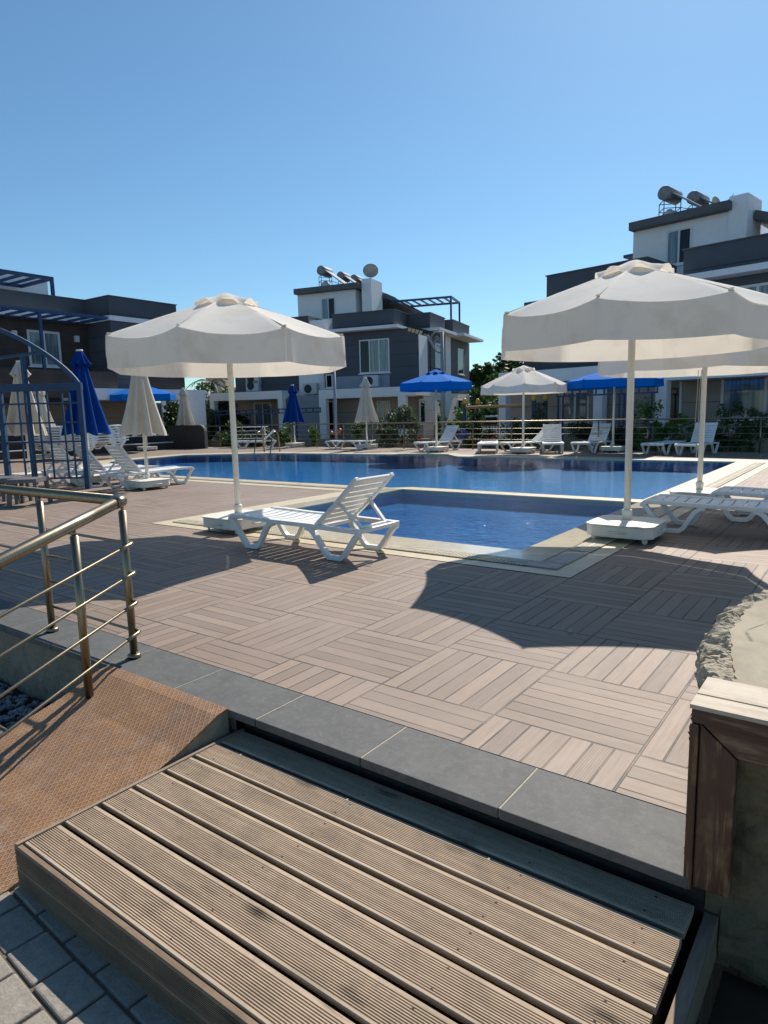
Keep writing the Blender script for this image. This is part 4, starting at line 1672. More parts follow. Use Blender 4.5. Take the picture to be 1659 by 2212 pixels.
# ------------------------------------------------------------------ blue trellis at the left with its arch, things behind the near railing
tp = Vector((-10.28, 4.36, 0))
tdir = Vector((-0.80, -0.60, 0))
tr = tag(empty('blue_trellis', tp, math.atan2(tdir.y, tdir.x)), 'blue painted steel trellis with a grid of bars under a curved arch', 'trellis')
TH = 2.0
for u in (0.0, 1.50, 2.70):
    b = MB()
    hh = TH if u else TH
    b.box(u - 0.045, u + 0.045, -0.04, 0.04, 0, hh)
    b.build('post', 'blue_trellis', tr)
b = MB()
b.box(-0.05, 3.6, -0.045, 0.045, TH - 0.14, TH)
b.build('top_beam', 'blue_trellis', tr)
for z in (1.63, 1.27, 0.91, 0.55, 0.22):
    b = MB()
    b.box(0.046, 3.6, -0.015, 0.015, z - 0.016, z + 0.016)
    b.build('bar', 'blue_trellis', tr)
for u in (0.20, 0.34, 0.62, 0.80, 1.02, 1.16, 1.74, 1.98, 2.2, 2.44, 2.95, 3.2, 3.45):
    b = MB()
    b.box(u - 0.014, u + 0.014, -0.013, 0.013, 0.20, TH - 0.14)
    b.build('bar', 'blue_trellis', tr)
b = MB()
arc = []
for k in range(25):
    f = (k / 24) ** 1.6
    u = 3.6 * f
    arc.append(Vector((u, 0, TH - 0.05 + 1.25 * math.sin(math.pi / 2 * min(1, u / 2.4)) ** 0.75)))
for p, q in zip(arc, arc[1:]):
    b.bar(p, q, 0.055, 0.075)
b.build('arch', 'blue_trellis', tr)
for u, v in ((0.62, 0.10), (1.75, 0.20)):
    za = TH - 0.05 + 1.25 * math.sin(math.pi / 2 * min(1, u / 2.4)) ** 0.75
    b = MB()
    b.bar((u, 0, za), (3.6, 0.0, za - 0.32), 0.05, 0.05)
    b.build('brace', 'blue_trellis', tr)
# second run of the same structure further left towards the camera
b = MB()
b.box(-0.05, 0.05, -0.04, 0.04, 0, 2.62)
tb = b.build('blue_post', 'blue_trellis')
tb.location = at(77, 1046, 0)
tag(tb, 'slim blue steel post rising behind the trellis to the house pergola', 'post')

# two low grey resin tables seen behind the railing
def resin_table(loc, rz, label):
    root = tag(empty('resin_table', loc, rz), label, 'table', 'low grey tables behind the handrail')
    b = MB()
    for k in range(8):
        b.box(-0.23 + k * 0.058, -0.18 + k * 0.058, -0.23, 0.23, 0.395, 0.42)
    b.box(-0.235, 0.235, -0.24, 0.24, 0.36, 0.394, None, 0.008)
    b.build('top', 'grey_plastic', root)
    for sx in (-1, 1):
        for sy in (-1, 1):
            b = MB()
            b.bar((sx * 0.19, sy * 0.19, 0.36), (sx * 0.22, sy * 0.22, 0.0), 0.055, 0.055, Vector((0, 1, 0)))
            b.build('leg', 'grey_plastic', root)
    return root


p = at(66, 1090, 0)
q = at(24, 1086, 0)
resin_table((p.x, p.y, 0), R_(40), 'low dark grey ribbed resin table behind the handrail, the right one of two')
resin_table((q.x, q.y, 0), R_(38), 'low dark grey ribbed resin table behind the handrail, the left one of two')

# dark terrace seating at the far left
ts = tag(empty('terrace_seating', (-24, 12, 0)), 'dark brown terrace seats in three tiers with pale stone edges', 'terrace')
off = Vector((-24, 12, 0))
ta = at(0, 994, 0) - off
tb_ = at(392, 968, 0) - off
tdv = (tb_ - ta).normalized()
tnv = Vector((-tdv.y, tdv.x, 0))
ta = ta - tdv * 6
LT = (tb_ - ta).length
m = Matrix(((tdv.x, tnv.x, 0, ta.x), (tdv.y, tnv.y, 0, ta.y), (0, 0, 1, 0), (0, 0, 0, 1)))
for k in range(3):
    z = 0.30 * (k + 1)
    b = MB()
    b.box(0, LT, 0.62 * k, 0.62 * k + 0.7 + (0.3 if k == 2 else 0), -0.1, z - 0.03, m)
    b.build('tier', 'brown_clad', ts)
    b = MB()
    b.box(-0.02, LT + 0.02, 0.62 * k - 0.03, 0.62 * k + 0.30, z - 0.0295, z + 0.005, m)
    b.build('stone_edge', 'white_wall', ts)
ep = tag(empty('end_panel', at(424, 969, 0)), 'dark brown rounded end panel with a pale rim beside the far railing', 'panel')
b = MB()
a0, a1 = at(403, 969, 0), at(447, 969, 0)
dv = (a1 - a0)
Wp = dv.length
dv.normalize()
mm = Matrix(((dv.x, -dv.y, 0, -dv.x * Wp / 2), (dv.y, dv.x, 0, -dv.y * Wp / 2), (0, 0, 1, 0), (0, 0, 0, 1)))
hp = 1.0
path = [(-0.9, 0.0), (-0.9, hp), (Wp - 0.28, hp)] + [(Wp - 0.28 + 0.28 * math.sin(R_(a)), hp - 0.28 + 0.28 * math.cos(R_(a))) for a in range(15, 91, 15)] + [(Wp, 0)]
va = [b.bm.verts.new(mm @ Vector((x, -0.05, z))) for x, z in path]
vb = [b.bm.verts.new(mm @ Vector((x, 0.05, z))) for x, z in path]
b.bm.faces.new(va)
b.bm.faces.new(vb[::-1])
for k in range(len(va)):
    b.bm.faces.new((va[k], va[(k + 1) % len(va)], vb[(k + 1) % len(vb)], vb[k]))
b.build('board', 'brown_clad', ep)
b = MB()
b.ribbon([(x, z) for x, z in path[2:]], -0.07, 0.07, 0.03)
for v in b.bm.verts:
    v.co = mm @ v.co
b.build('rim', 'rampedge', ep)

# ------------------------------------------------------------------ houses
class Frame:
    def __init__(s, ox, oy, az):
        s.o = Vector((ox, oy, 0))
        s.az = R_(az)
        s.u = Vector((math.cos(s.az), math.sin(s.az), 0))
        s.b = Vector((-math.sin(s.az), math.cos(s.az), 0))

    def P(s, px, py, d=0.0):
        """pixel ray met with the facade plane d metres behind the frame's front: returns (u, z)"""
        r = ray(px, py)
        t = ((s.o + s.b * d - CAM).dot(s.b)) / r.dot(s.b)
        q = CAM + r * t
        return (q - s.o).dot(s.u), q.z

    def S(s, px, py, u=0.0):
        """same for a side wall at the given u: returns (d, z)"""
        r = ray(px, py)
        t = ((s.o + s.u * u - CAM).dot(s.u)) / r.dot(s.u)
        q = CAM + r * t
        return (q - s.o).dot(s.b), q.z


def part(root, name, mat, *boxes):
    b = MB()
    for q in boxes:
        b.box(*q)
    return b.build(name, mat, root)


def window(root, u0, u1, z0, z1, d, n=2, glass='glass_curtain', first=None, fw=0.06, depth=0.07, axis='u', sill=True, muntin=None):
    """framed window proud of the wall face at offset d (front) or on a side wall (axis 'd')"""
    def bx(a0, a1, c0, c1, e0, e1):
        return (a0, a1, e0, e1, c0, c1) if axis == 'u' else (e0, e1, a0, a1, c0, c1)
    sgn = -1 if axis == 'u' else 1
    f0, f1 = sorted((d + sgn * 0.035, d - sgn * 0.02))
    b = MB()
    b.box(*bx(u0, u1, z1 - fw, z1, f0, f1))
    b.box(*bx(u0, u1, z0, z0 + fw, f0, f1))
    for k in range(n + 1):
        u = u0 + (u1 - u0 - fw) * k / n
        b.box(*bx(u, u + fw, z0 + fw, z1 - fw, f0, f1))
    fo = b.build('window', 'frame_white', root)
    g0, g1 = sorted((d + sgn * 0.018, d - sgn * 0.006))
    for k in range(n):
        ua = u0 + (u1 - u0 - fw) * k / n + fw
        ub = u0 + (u1 - u0 - fw) * (k + 1) / n
        b = MB()
        b.box(*bx(ua, ub, z0 + fw, z1 - fw, g0, g1))
        b.build('pane', first if (k == 0 and first) else glass, fo)
    if sill:
        s0, s1 = sorted((d + sgn * 0.09, d - sgn * 0.01))
        b = MB()
        b.box(*bx(u0 - 0.06, u1 + 0.06, z0 - 0.05, z0 - 0.002, s0, s1))
        b.build('sill', 'white_wall', fo)
    return fo


def pergola(loc, rz, Lx, Ly, H, nsl, label, posts=((0, 0), (1, 0)), th=0.09):
    """flat blue slatted roof on posts, local origin at one corner of the base"""
    root = tag(empty('roof_pergola', loc, rz), label, 'pergola', 'blue steel pergolas on the houses')
    b = MB()
    b.box(0, Lx, 0, th, H, H + th * 1.1)
    b.box(0, Lx, Ly - th, Ly, H, H + th * 1.1)
    b.box(0, th, th, Ly - th, H, H + th * 1.1)
    b.box(Lx - th, Lx, th, Ly - th, H, H + th * 1.1)
    b.build('roof_frame', 'blue_steel', root)
    for k in range(1, nsl):
        x = Lx * k / nsl
        b = MB()
        b.box(x - 0.035, x + 0.035, th, Ly - th, H + 0.01, H + th)
        b.build('slat', 'blue_steel', root)
    for fx, fy in posts:
        b = MB()
        x = fx * (Lx - th)
        y = fy * (Ly - th)
        b.box(x, x + th, y, y + th, 0, H)
        b.build('post', 'blue_steel', root)
    return root


def water_heater(loc, rz, label, Lt=1.25, tank_r=0.33, low=True, sc_=0.82):
    root = tag(empty('solar_water_heater', loc, rz), label, 'solar heater', 'solar water heaters on the roofs')
    root.scale = (sc_, sc_, sc_)
    b = MB()
    b.lathe([(tank_r * 0.80, 0), (tank_r, 0.05), (tank_r, Lt - 0.05), (tank_r * 0.80, Lt)], 28)
    ax = Vector((0.72, 0.69, -0.04)).normalized()
    m = Matrix.Translation(Vector((0.0, 0.0, 1.30)) - ax * Lt * 0.5) @ ax.to_track_quat('Z', 'Y').to_matrix().to_4x4()
    for v in b.bm.verts:
        v.co = m @ v.co
    b.build('tank', 'tank', root)
    b = MB()
    st_ = Vector((0.20, -0.20, 1.30))
    en_ = Vector((1.32, -1.28, 0.18))
    nrm_ = ax.cross((en_ - st_).normalized())
    b.bar(st_, en_, 0.95, 0.07, nrm_)
    b.build('collector', 'panel', root)
    b = MB()
    for x in (-0.38, 0.40):
        for y in (-0.36, 0.40):
            b.bar((x, y, 0), (x, y, 1.02), 0.035, 0.035, Vector((0, 1, 0)))
    for z in (0.62, 1.0):
        for y in (-0.36, 0.40):
            b.bar((-0.38, y, z), (0.40, y, z), 0.03)
        for x in (-0.38, 0.40):
            b.bar((x, -0.36, z), (x, 0.40, z), 0.03)
    b.bar((0.40, -0.36, 0.62), (1.2, -1.1, 0.12), 0.03)
    b.build('stand', 'blue_steel', root)
    if low:
        b = MB()
        b.lathe([(0.25, 0.02), (0.33, 0.08), (0.36, 0.2), (0.36, 0.42), (0.30, 0.55), (0.14, 0.60), (0.14, 0.66), (0.05, 0.67)], 20, (0.02, 0.1, 0))
        b.build('cold_tank', 'tank_white', root)
    return root


def dish(loc, rz, r, label, tilt=60):
    root = tag(empty('satellite_dish', loc, rz), label, 'satellite dish')
    b = MB()
    b.tube([(0, 0, 0), (0, 0, 0.75)], 0.03, 8)
    b.build('mast', 'lamp_grey', root)
    b = MB()
    prof_ = [(0.02, 0.0), (r * 0.4, 0.03 * r / 0.4), (r * 0.75, 0.11 * r / 0.4), (r, 0.2 * r / 0.4)]
    m = Matrix.Translation((0, -0.12, 0.85)) @ Matrix.Rotation(R_(tilt), 4, 'X')
    b.lathe(prof_ + [(r * 0.985, 0.215 * r / 0.4), (r * 0.74, 0.125 * r / 0.4), (r * 0.39, 0.045 * r / 0.4), (0.02, 0.015)], 28)
    for v in b.bm.verts:
        v.co = m @ v.co
    b.build('reflector', 'dish_tan', root)
    b = MB()
    b.tube([m @ Vector((0, -r * 0.95, 0.18)), m @ Vector((0, -r * 0.5, 0.75)), m @ Vector((0, -0.05, 0.85))], 0.015, 6)
    b.build('feed_arm', 'lamp_grey', root)
    return root


def air_con(loc, rz, label):
    root = tag(empty('air_conditioner', loc, rz), label, 'air conditioner', 'outdoor air conditioner units on the house walls')
    b = MB()
    b.box(-0.42, 0.42, -0.30, 0.0, 0, 0.58, None, 0.015)
    b.build('case', 'ac_white', root)
    b = MB()
    m = Matrix.Translation((-0.1, -0.304, 0.29)) @ Matrix.Rotation(R_(90), 4, 'X')
    bmesh.ops.create_cone(b.bm, cap_ends=True, segments=24, radius1=0.23, radius2=0.23, depth=0.012, matrix=m)
    b.build('fan_grille', 'black', root)
    return root


GZ = -0.6
lawn = MB()
lawn.quad((-60, 18.0, GZ), (40, 18.0, GZ), (40, 80, GZ), (-60, 80, GZ))
tag(face_up(lawn.build('garden_ground', 'ground')), kind='structure')

# ---- centre house
C = Frame(-17.97, 25.29, 14)
hc = tag(empty('house', (C.o.x, C.o.y, 0), C.az), 'dark grey two storey house with a white roof tower, in the middle behind the railing', 'house')


def rect(F, d, x0, y0, x1, y1):
    ua, za = F.P(x0, y0, d)
    ub, zb = F.P(x1, y1, d)
    return ua, ub, zb, za          # u0, u1, z0 (low), z1 (high)


D1 = 0.12
uL = C.P(700, 800, D1)[0]
ZP1 = 6.36
part(hc, 'upper_wall', 'grey_plaster', (uL, 1.15, D1, 2.0, 2.35, 5.44), (uL, 1.20, 2.0, 9.5, 2.36, 5.45))
part(hc, 'parapet', 'grey_parapet', (C.P(717.5, 679)[0], 0.0, 0.0, 1.95, 5.60, ZP1), (C.P(717.5, 679)[0], 1.19, 1.97, 4.5, 5.60, ZP1), (-0.5, 0.75, 4.5, 5.3, 5.6, ZP1 - .02), (-0.5, 1.42, 5.3, 8.7, 5.60, ZP1))
part(hc, 'parapet_capping', 'roofgrey', (C.P(717.5, 679)[0] - 0.04, 0.04, -0.04, 1.95, ZP1 + .002, ZP1 + 0.04), (-0.0, 1.23, 1.96, 4.54, ZP1 + .001, ZP1 + 0.04), (-0.5, 1.46, 5.26, 8.74, ZP1 + .001, ZP1 + 0.04))
part(hc, 'slab_edge', 'white_wall', (C.P(697, 717)[0], 0.32, -0.45, 1.9, 5.452, 5.597), (0.2, 1.75, 1.91, 5.0, 5.46, 5.599), (0.2, 2.15, 5.01, 9.3, 5.461, 5.598))
u0, u1, z0, z1 = rect(C, D1, 776, 735, 842.5, 804)
z1 = max(z1, C.P(842, 735, D1)[1])
window(hc, u0, u1, z0, z1, D1, 3, 'glass_curtain', 'glass_dark')
# recess with balcony below that window
part(hc, 'recess', 'slate_blue_wall', (C.P(722, 820, D1)[0], C.P(842, 820, D1)[0], D1 - 0.012, D1, 2.5, z0 - 0.1))
window(hc, *rect(C, D1, 704, 809, 720, 838), D1 - 0.013, 1, 'glass_dark')
# left wing, lower, mostly behind the parasol
lw0 = C.P(507, 800, 1.0)[0]
part(hc, 'left_wing', 'grey_plaster', (lw0, uL - 0.01, 1.0, 8.0, 2.30, C.P(645, 700, 1.0)[1] - 0.55))
part(hc, 'left_parapet', 'grey_parapet', (C.P(560, 700, 1.0)[0], C.P(675, 694, 1.0)[0], 0.5, 6.0, C.P(645, 720, 1.0)[1], C.P(645, 687, 1.0)[1]))
part(hc, 'white_bay', 'white_wall', (C.P(645, 800, 0.6)[0], uL - 0.005, 0.6, 3.0, 2.31, C.P(690, 690, 0.6)[1] - 0.02))
# roof tower
DT = 4.0
t0, t1 = C.P(643, 650, DT)[0], C.P(768, 650, DT)[0]
zt = C.P(700, 632, DT)[1]
part(hc, 'roof_tower', 'white_wall', (t0, t1, DT, DT + 5, 5.55, zt))
rs0 = C.P(634, 630, DT - 0.4)[0]
part(hc, 'roof_slab', 'roofgrey', (rs0, t1 + 0.35, DT - 0.4, DT + 5.4, zt + 0.002, zt + 0.30))
part(hc, 'chimney_fin', 'white_wall', (t1 + 0.36, t1 + 0.95, DT + 0.1, DT + 1.7, 5.55, C.P(790, 601, DT)[1]))
ul, zl = C.P(643, 616, DT)
part(hc, 'chimney_fin', 'white_wall', (t0 - 0.02, t0 + 0.9, DT + 3.0, DT + 3.5, zt + 0.302, zt + 0.52))
# sloping roof behind on the right
b = MB()
ra = Vector((t1 + 0.30, DT + 1.8, zt - 0.22))
rb_ = Vector((t1 + 1.15, DT + 8.2, zt - 0.95))
b.bar(ra, rb_, 1.9, 0.26)
b.build('sloped_roof', 'roofgrey', hc)
part(hc, 'roof_tower', 'white_wall', (t1 + 0.2, t1 + 1.0, DT + 1.72, DT + 7.6, 5.55, zt - 1.0))
window(hc, *rect(C, DT, 694, 645, 725.5, 689), DT, 2, 'glass_dark', 'glass_curtain')
# ground floor behind the white portals
DG = 0.75
part(hc, 'ground_wall', 'taupe', (C.P(452, 900, DG)[0], uL + 0.2, DG + 0.6, 8.0, GZ, 2.29), (uL + 0.21, 1.15, DG, 9.5, GZ, 2.34))
part(hc, 'side_wall', 'beige_wall', (1.151, 1.2, DG + 0.02, 9.5, GZ, 2.339))
DP = -1.3


def portal(root, F, d, x0, yt0, x1, legw, beam, name='portal', depth=2.0, right=True):
    ua, za = F.P(x0, yt0, d)
    ub, _ = F.P(x1, yt0, d)
    bm_ = [(ua, ub, d, d + depth, za - beam, za)]
    bm_.append((ua, ua + legw, d, d + 0.35, GZ, za - beam - 0.001))
    if right:
        bm_.append((ub - legw, ub, d, d + 0.35, GZ, za - beam - 0.001))
    return part(root, name, 'white_wall', *bm_), ua, ub, za


_, pa, pb, pz = portal(hc, C, DP, 452, 850, 609, 0.27, 0.42)
_, qa, qb, qz = portal(hc, C, DP, 688, 842.5, 875, 0.38, 0.45)
part(hc, 'portal_arm', 'white_wall', (qb + 0.001, C.P(898, 840, DP)[0], DP, DP + 2.0, qz - 0.42, qz - .002))
part(hc, 'link_wall', 'slate_blue_wall', (pb + 0.01, qa - 0.01, DP + 0.5, DP + 0.9, GZ, qz - 0.25))
window(hc, *rect(C, DG, 705, 866, 724, 932), DG, 1, 'glass_dark', fw=0.08)
window(hc, *rect(C, DG, 814, 866, 845, 930), DG, 2, 'glass_curtain')
window(hc, *rect(C, DG + 0.6, 548, 870, 590, 935), DG + 0.6, 2, 'glass_curtain', fw=0.08)
for (xa, ya, xb, yb) in ((906, 862, 918, 915), (939, 862, 952, 913), (988, 863, 1000, 912)):
    d0, zz1 = C.S(xa, ya, 1.2)
    d1, zz0 = C.S(xb, yb, 1.2)
    window(hc, min(d0, d1), max(d0, d1), zz0, zz1, 1.2, 1, 'glass_dark', axis='d')
for (xa, ya, xb, yb) in ((939, 740, 953, 795), (988, 752, 1001, 810)):
    d0, zz1 = C.S(xa, ya, 1.2)
    d1, zz0 = C.S(xb, yb, 1.2)
    window(hc, min(d0, d1), max(d0, d1), zz0, zz1, 1.2, 1, 'glass_dark', axis='d')
part(hc, 'white_panel', 'white_wall', (1.2, 1.225, C.S(905, 800, 1.2)[0], C.S(923, 800, 1.2)[0], 2.5, 5.2))
part(hc, 'white_panel', 'white_wall', (1.2, 1.225, C.S(962, 800, 1.2)[0], C.S(973, 800, 1.2)[0], GZ, 5.45))
part(hc, 'planter_wall', 'rubble', (pa - 1, 3.0, DP - 2.4, DP - 2.1, GZ, 0.15))


def loc_of(F, u, d, z):
    q = F.o + F.u * u + F.b * d
    return (q.x, q.y, z)


u, z = C.P(703, 612, DT + 1)
water_heater(loc_of(C, u, DT + 1.0, zt + 0.30), C.az + R_(40), 'galvanised solar tank above a white cold tank at the roof edge of the middle house')
u, z = C.P(737, 612, DT + 2)
water_heater(loc_of(C, u, DT + 2.4, zt + 0.30), C.az + R_(40), 'second solar tank from the left on the middle house roof', low=False, sc_=0.74)
u, z = C.P(763, 612, DT + 3)
water_heater(loc_of(C, u, DT + 3.6, zt + 0.30), C.az + R_(40), 'third solar tank from the left on the middle house roof, partly behind the fin', low=False, sc_=0.74)
u, z = C.P(801, 612, DT + 2.5)
dish(loc_of(C, u, DT + 2.5, C.P(801, 622, DT + 2.5)[1]), C.az + R_(25), 0.46, 'large round satellite dish on the middle house roof right of the white fin', 70)
u, z = C.P(676, 852, 0.6)
air_con(loc_of(C, u, 0.55, z), C.az, 'air conditioner on the white bay of the middle house above the blue grey wall')
u, z = C.P(806, 836, D1)
air_con(loc_of(C, u, D1 - 0.02, z), C.az, 'air conditioner under the wide window of the middle house')
for k, (yy, nm) in enumerate(((829, 'upper of two air conditioners beside each other on the left wing wall'), (845, 'lower of two air conditioners beside each other on the left wing wall'))):
    u, z = C.P(552, yy, 1.0)
    air_con(loc_of(C, u, 0.98, z), C.az, nm)
# pergola on the right terrace of the middle house
pz_ = ZP1
pA = at(938, 704, pz_) if False else None
pergola(loc_of(C, -2.9, 6.4, ZP1 - 0.6), C.az + R_(4), 3.85, 2.4, 2.05, 8, 'blue slatted pergola on the right roof terrace of the middle house', ((1, 0), (1, 1)), 0.10)
pergola(loc_of(C, t0 - 1.0, DT + 2.5, 5.9), C.az, 1.0, 2.2, 1.75, 3, 'short blue pergola end left of the white tower of the middle house', ((0.5, 0),), 0.12)

# ---- right house
Rh = Frame(-3.85, 22.11, -9)
hr = tag(empty('house', (Rh.o.x, Rh.o.y, 0), Rh.az), 'large dark grey house with white roof tower at the right edge', 'house')
zpr = 6.38
part(hr, 'parapet', 'grey_parapet', (0, 9, 0, 3.0, 5.50, zpr), (Rh.P(1181, 600, 1.1)[0], Rh.P(1400, 560, 1.1)[0], 1.1, 8.0, 5.60, Rh.P(1181, 597.5, 1.1)[1]))
part(hr, 'parapet_capping', 'roofgrey', (-0.05, 9, -0.05, 3.0, zpr + .002, zpr + 0.04), (Rh.P(1179, 600, 1.1)[0], Rh.P(1400, 560, 1.1)[0], 1.05, 8.0, Rh.P(1181, 597.5, 1.1)[1] + .002, Rh.P(1181, 597.5, 1.1)[1] + 0.04))
part(hr, 'slab_edge', 'white_wall', (-0.55, 9, -0.5, 3.0, 5.30, 5.498), (Rh.P(1157, 650, 0.6)[0], -0.56, 0.6, 8.0, 5.40, 5.595))
part(hr, 'upper_wall', 'grey_plaster', (-0.5, 9, 0.12, 9, 2.45, 5.298), (Rh.P(1172, 700, 1.15)[0], -0.51, 1.15, 9, 2.44, 5.398))
part(hr, 'low_block', 'grey_parapet', (Rh.P(1132, 660, 2.5)[0], Rh.P(1175, 660, 2.5)[0], 2.5, 9.0, 2.44, Rh.P(1132, 654, 2.5)[1]))
DT = 3.6
a0, a1 = Rh.P(1368, 520, DT)[0], Rh.P(1553, 500, DT)[0]
ztr = Rh.P(1368, 502, DT)[1]
part(hr, 'roof_tower', 'white_wall', (a0, a1 + 0.5, DT, DT + 5, 5.5, ztr))
part(hr, 'roof_slab', 'roofgrey', (Rh.P(1358, 490, DT - 0.4)[0], a1 + 0.45, DT - 0.4, DT + 5.4, ztr + .002, ztr + 0.30))
f0, f1 = Rh.P(1587, 430, DT)[0], Rh.P(1618, 430, DT)[0]
part(hr, 'chimney_fin', 'white_wall', (f0 - 0.15, f1, DT - 0.1, DT + 1.4, 5.5, Rh.P(1600, 421, DT)[1]))
part(hr, 'chimney_fin', 'white_wall', (a0 - 0.01, a0 + 0.6, DT + 2.6, DT + 3.2, ztr + 0.301, ztr + 0.62))
part(hr, 'roof_tower', 'white_wall', (a1 + 0.51, a1 + 6, DT + 1.6, DT + 8, 5.5, ztr - 0.75))
b = MB()
b.bar(Vector((f1 + 0.02, DT + 1.7, ztr - 0.15)), Vector((f1 + 6.0, DT + 1.7, ztr - 2.4)), 2.4, 0.3)
b.build('sloped_roof', 'roofgrey', hr)
window(hr, *rect(Rh, DT, 1441, 500, 1493, 567), DT, 2, 'glass_dark', 'glass_curtain', fw=0.07)
u0, z1 = Rh.P(1573, 622, 0.12)
_, z0 = Rh.P(1640, 745, 0.12)
window(hr, u0, u0 + 2.6, z0, z1, 0.12, 3, 'glass_curtain', fw=0.08)
# ground floor
DG = 0.5
part(hr, 'ground_wall', 'taupe', (Rh.P(1100, 850, DG)[0], 9, DG, 9, GZ, 2.43))
DP = -1.2
_, pa, pb, pz = portal(hr, Rh, DP, 1077, 806, 1302, 0.34, 0.45)
_, qa, qb, qz = portal(hr, Rh, DP, 1418, 795, 1760, 0.36, 0.42)
part(hr, 'inner_column', 'slate_blue_wall', (Rh.P(1290, 850, DG - 0.2)[0], Rh.P(1310, 850, DG - 0.2)[0], DG - 0.25, DG - 0.001, GZ, 2.42))
window(hr, *rect(Rh, DG, 1214, 846, 1272, 912), DG, 2, 'glass_curtain', fw=0.08)
window(hr, *rect(Rh, DG, 1441, 814, 1470, 935), DG, 1, 'glass_dark', fw=0.08)
u0, z1 = Rh.P(1560, 802, DG)
window(hr, u0, u0 + 2.7, Rh.P(1560, 906, DG)[1], z1, DG, 2, 'glass_curtain', fw=0.09)
part(hr, 'planter_wall', 'rubble', (pa - 0.5, 9.0, DP - 1.2, DP - 0.9, GZ, 0.22))
u, z = Rh.P(1446, 470, DT + 1)
water_heater(loc_of(Rh, u, DT + 1.0, ztr + 0.30), Rh.az + R_(40), 'galvanised solar tank above a white cold tank at the roof edge of the right house')
u, z = Rh.P(1500, 470, DT + 2)
water_heater(loc_of(Rh, u, DT + 2.3, ztr + 0.30), Rh.az + R_(40), 'second solar tank on the right house roof, nearer the small dish', low=False, sc_=0.78)
u, z = Rh.P(1546, 440, DT + 2.5)
dish(loc_of(Rh, u, DT + 2.0, ztr + 0.05), Rh.az + R_(75), 0.26, 'small satellite dish seen edge on upon the right house roof', 75)
pergola(loc_of(Rh, a0 - 1.15, DT + 1.5, 6.2), Rh.az, 1.15, 2.0, Rh.P(1345, 558, DT + 1.5)[1] - 6.2, 3, 'short blue pergola end left of the white tower of the right house', ((0.45, 0),), 0.11)
# blue terrace frame in front of the ground floor
tf = tag(empty('garden_pergola', loc_of(Rh, 0, -1.8, 0), Rh.az), 'blue steel terrace frame with latticed posts before the right house', 'pergola')
zt_ = Rh.P(1300, 838, -1.8)[1]
ua_, ub_ = Rh.P(1202, 840, -1.8)[0], Rh.P(1422, 840, -1.8)[0]
b = MB()
for zz in (zt_, zt_ - 0.20):
    b.box(ua_, ub_, -0.025, 0.025, zz - 0.05, zz)
n = 12
for k in range(n + 1):
    q = ua_ + (ub_ - ua_ - 0.05) * k / n
    b.box(q, q + 0.04, -0.02, 0.02, zt_ - 0.20, zt_ - 0.05)
b.build('lattice_beam', 'blue_steel', tf)
for px in (1206, 1216, 1338, 1347, 1352, 1408):
    q = Rh.P(px, 870, -1.8)[0]
    b = MB()
    b.box(q - 0.025, q + 0.025, -0.025, 0.025, GZ, zt_ - 0.21)
    b.build('post', 'blue_steel', tf)
# and the one before the middle house
tf = tag(empty('garden_pergola', loc_of(C, 0, -2.2, 0), C.az), 'blue steel terrace frame with ladder beam before the middle house', 'pergola')
zt_ = C.P(560, 884, -2.2)[1]
ua_, ub_ = C.P(462, 885, -2.2)[0], C.P(693, 884, -2.2)[0]
b = MB()
for zz in (zt_, zt_ - 0.19):
    b.box(ua_, ub_, -0.03, 0.03, zz - 0.06, zz)
n = 16
for k in range(n + 1):
    q = ua_ + (ub_ - ua_ - 0.06) * k / n
    b.box(q, q + 0.05, -0.025, 0.025, zt_ - 0.19, zt_ - 0.06)
b.build('lattice_beam', 'blue_steel', tf)
for px in (466, 474, 540, 562, 634, 640):
    q = C.P(px, 900, -2.2)[0]
    b = MB()
    b.box(q - 0.03, q + 0.03, -0.03, 0.03, GZ, zt_ - 0.20)
    b.build('post', 'blue_steel', tf)

# ---- left house
Lh = Frame(-24.30, 13.80, 91.5)
hl = tag(empty('house', (Lh.o.x, Lh.o.y, 0), Lh.az), 'dark brown and grey house at the left edge behind the trellis', 'house')
zpl = 6.40
DB = 1.72
ur = Lh.P(380, 659.5)[0]
part(hl, 'parapet', 'grey_parapet', (0, ur, 0, 8, 5.62, zpl), (-14, -0.001, DB, 8, 5.62, zpl))
part(hl, 'parapet_capping', 'roofgrey', (-0.03, ur + 0.03, -0.04, 8, zpl + .001, zpl + 0.035), (-14, -0.031, DB - 0.04, 8, zpl + .001, zpl + 0.035))
part(hl, 'slab_edge', 'white_wall', (-0.05, ur + 0.02, -0.06, 8, 5.42, 5.617), (-14, -0.051, DB - 0.42, 8, 5.42, 5.617))
part(hl, 'upper_wall', 'grey_plaster', (0.0, ur, 0.02, 8, 2.55, 5.417))
part(hl, 'clad_wall', 'brown_clad', (-14, -0.001, DB, 8, 2.0, 5.416))
part(hl, 'ground_wall', 'taupe', (-14, ur, DB + 0.6, 8, GZ, 2.54))
part(hl, 'recess', 'black', (1.5, 3.6, 0.0, 0.02, 2.6, 3.6))
z1b = Lh.P(240, 839, -1.0)[1]
part(hl, 'portal', 'white_wall', (-2.0, Lh.P(444, 843, -1.0)[0], -1.0, 0.6, z1b - 0.45, z1b), (Lh.P(407, 880, -1.0)[0], Lh.P(444, 880, -1.0)[0], -1.0, -0.6, GZ, z1b - 0.451))
part(hl, 'balcony_wall', 'brown_clad', (-14, -0.3, -0.6, -0.4, 2.2, 3.25))
u0, u1, z0, z1 = rect(Lh, DB, 57, 715, 134, 790)
z1 = Lh.P(95, 715, DB)[1]
window(hl, u0, u1, Lh.P(100, 792, DB)[1], z1, DB, 2, 'glass_curtain', fw=0.09)
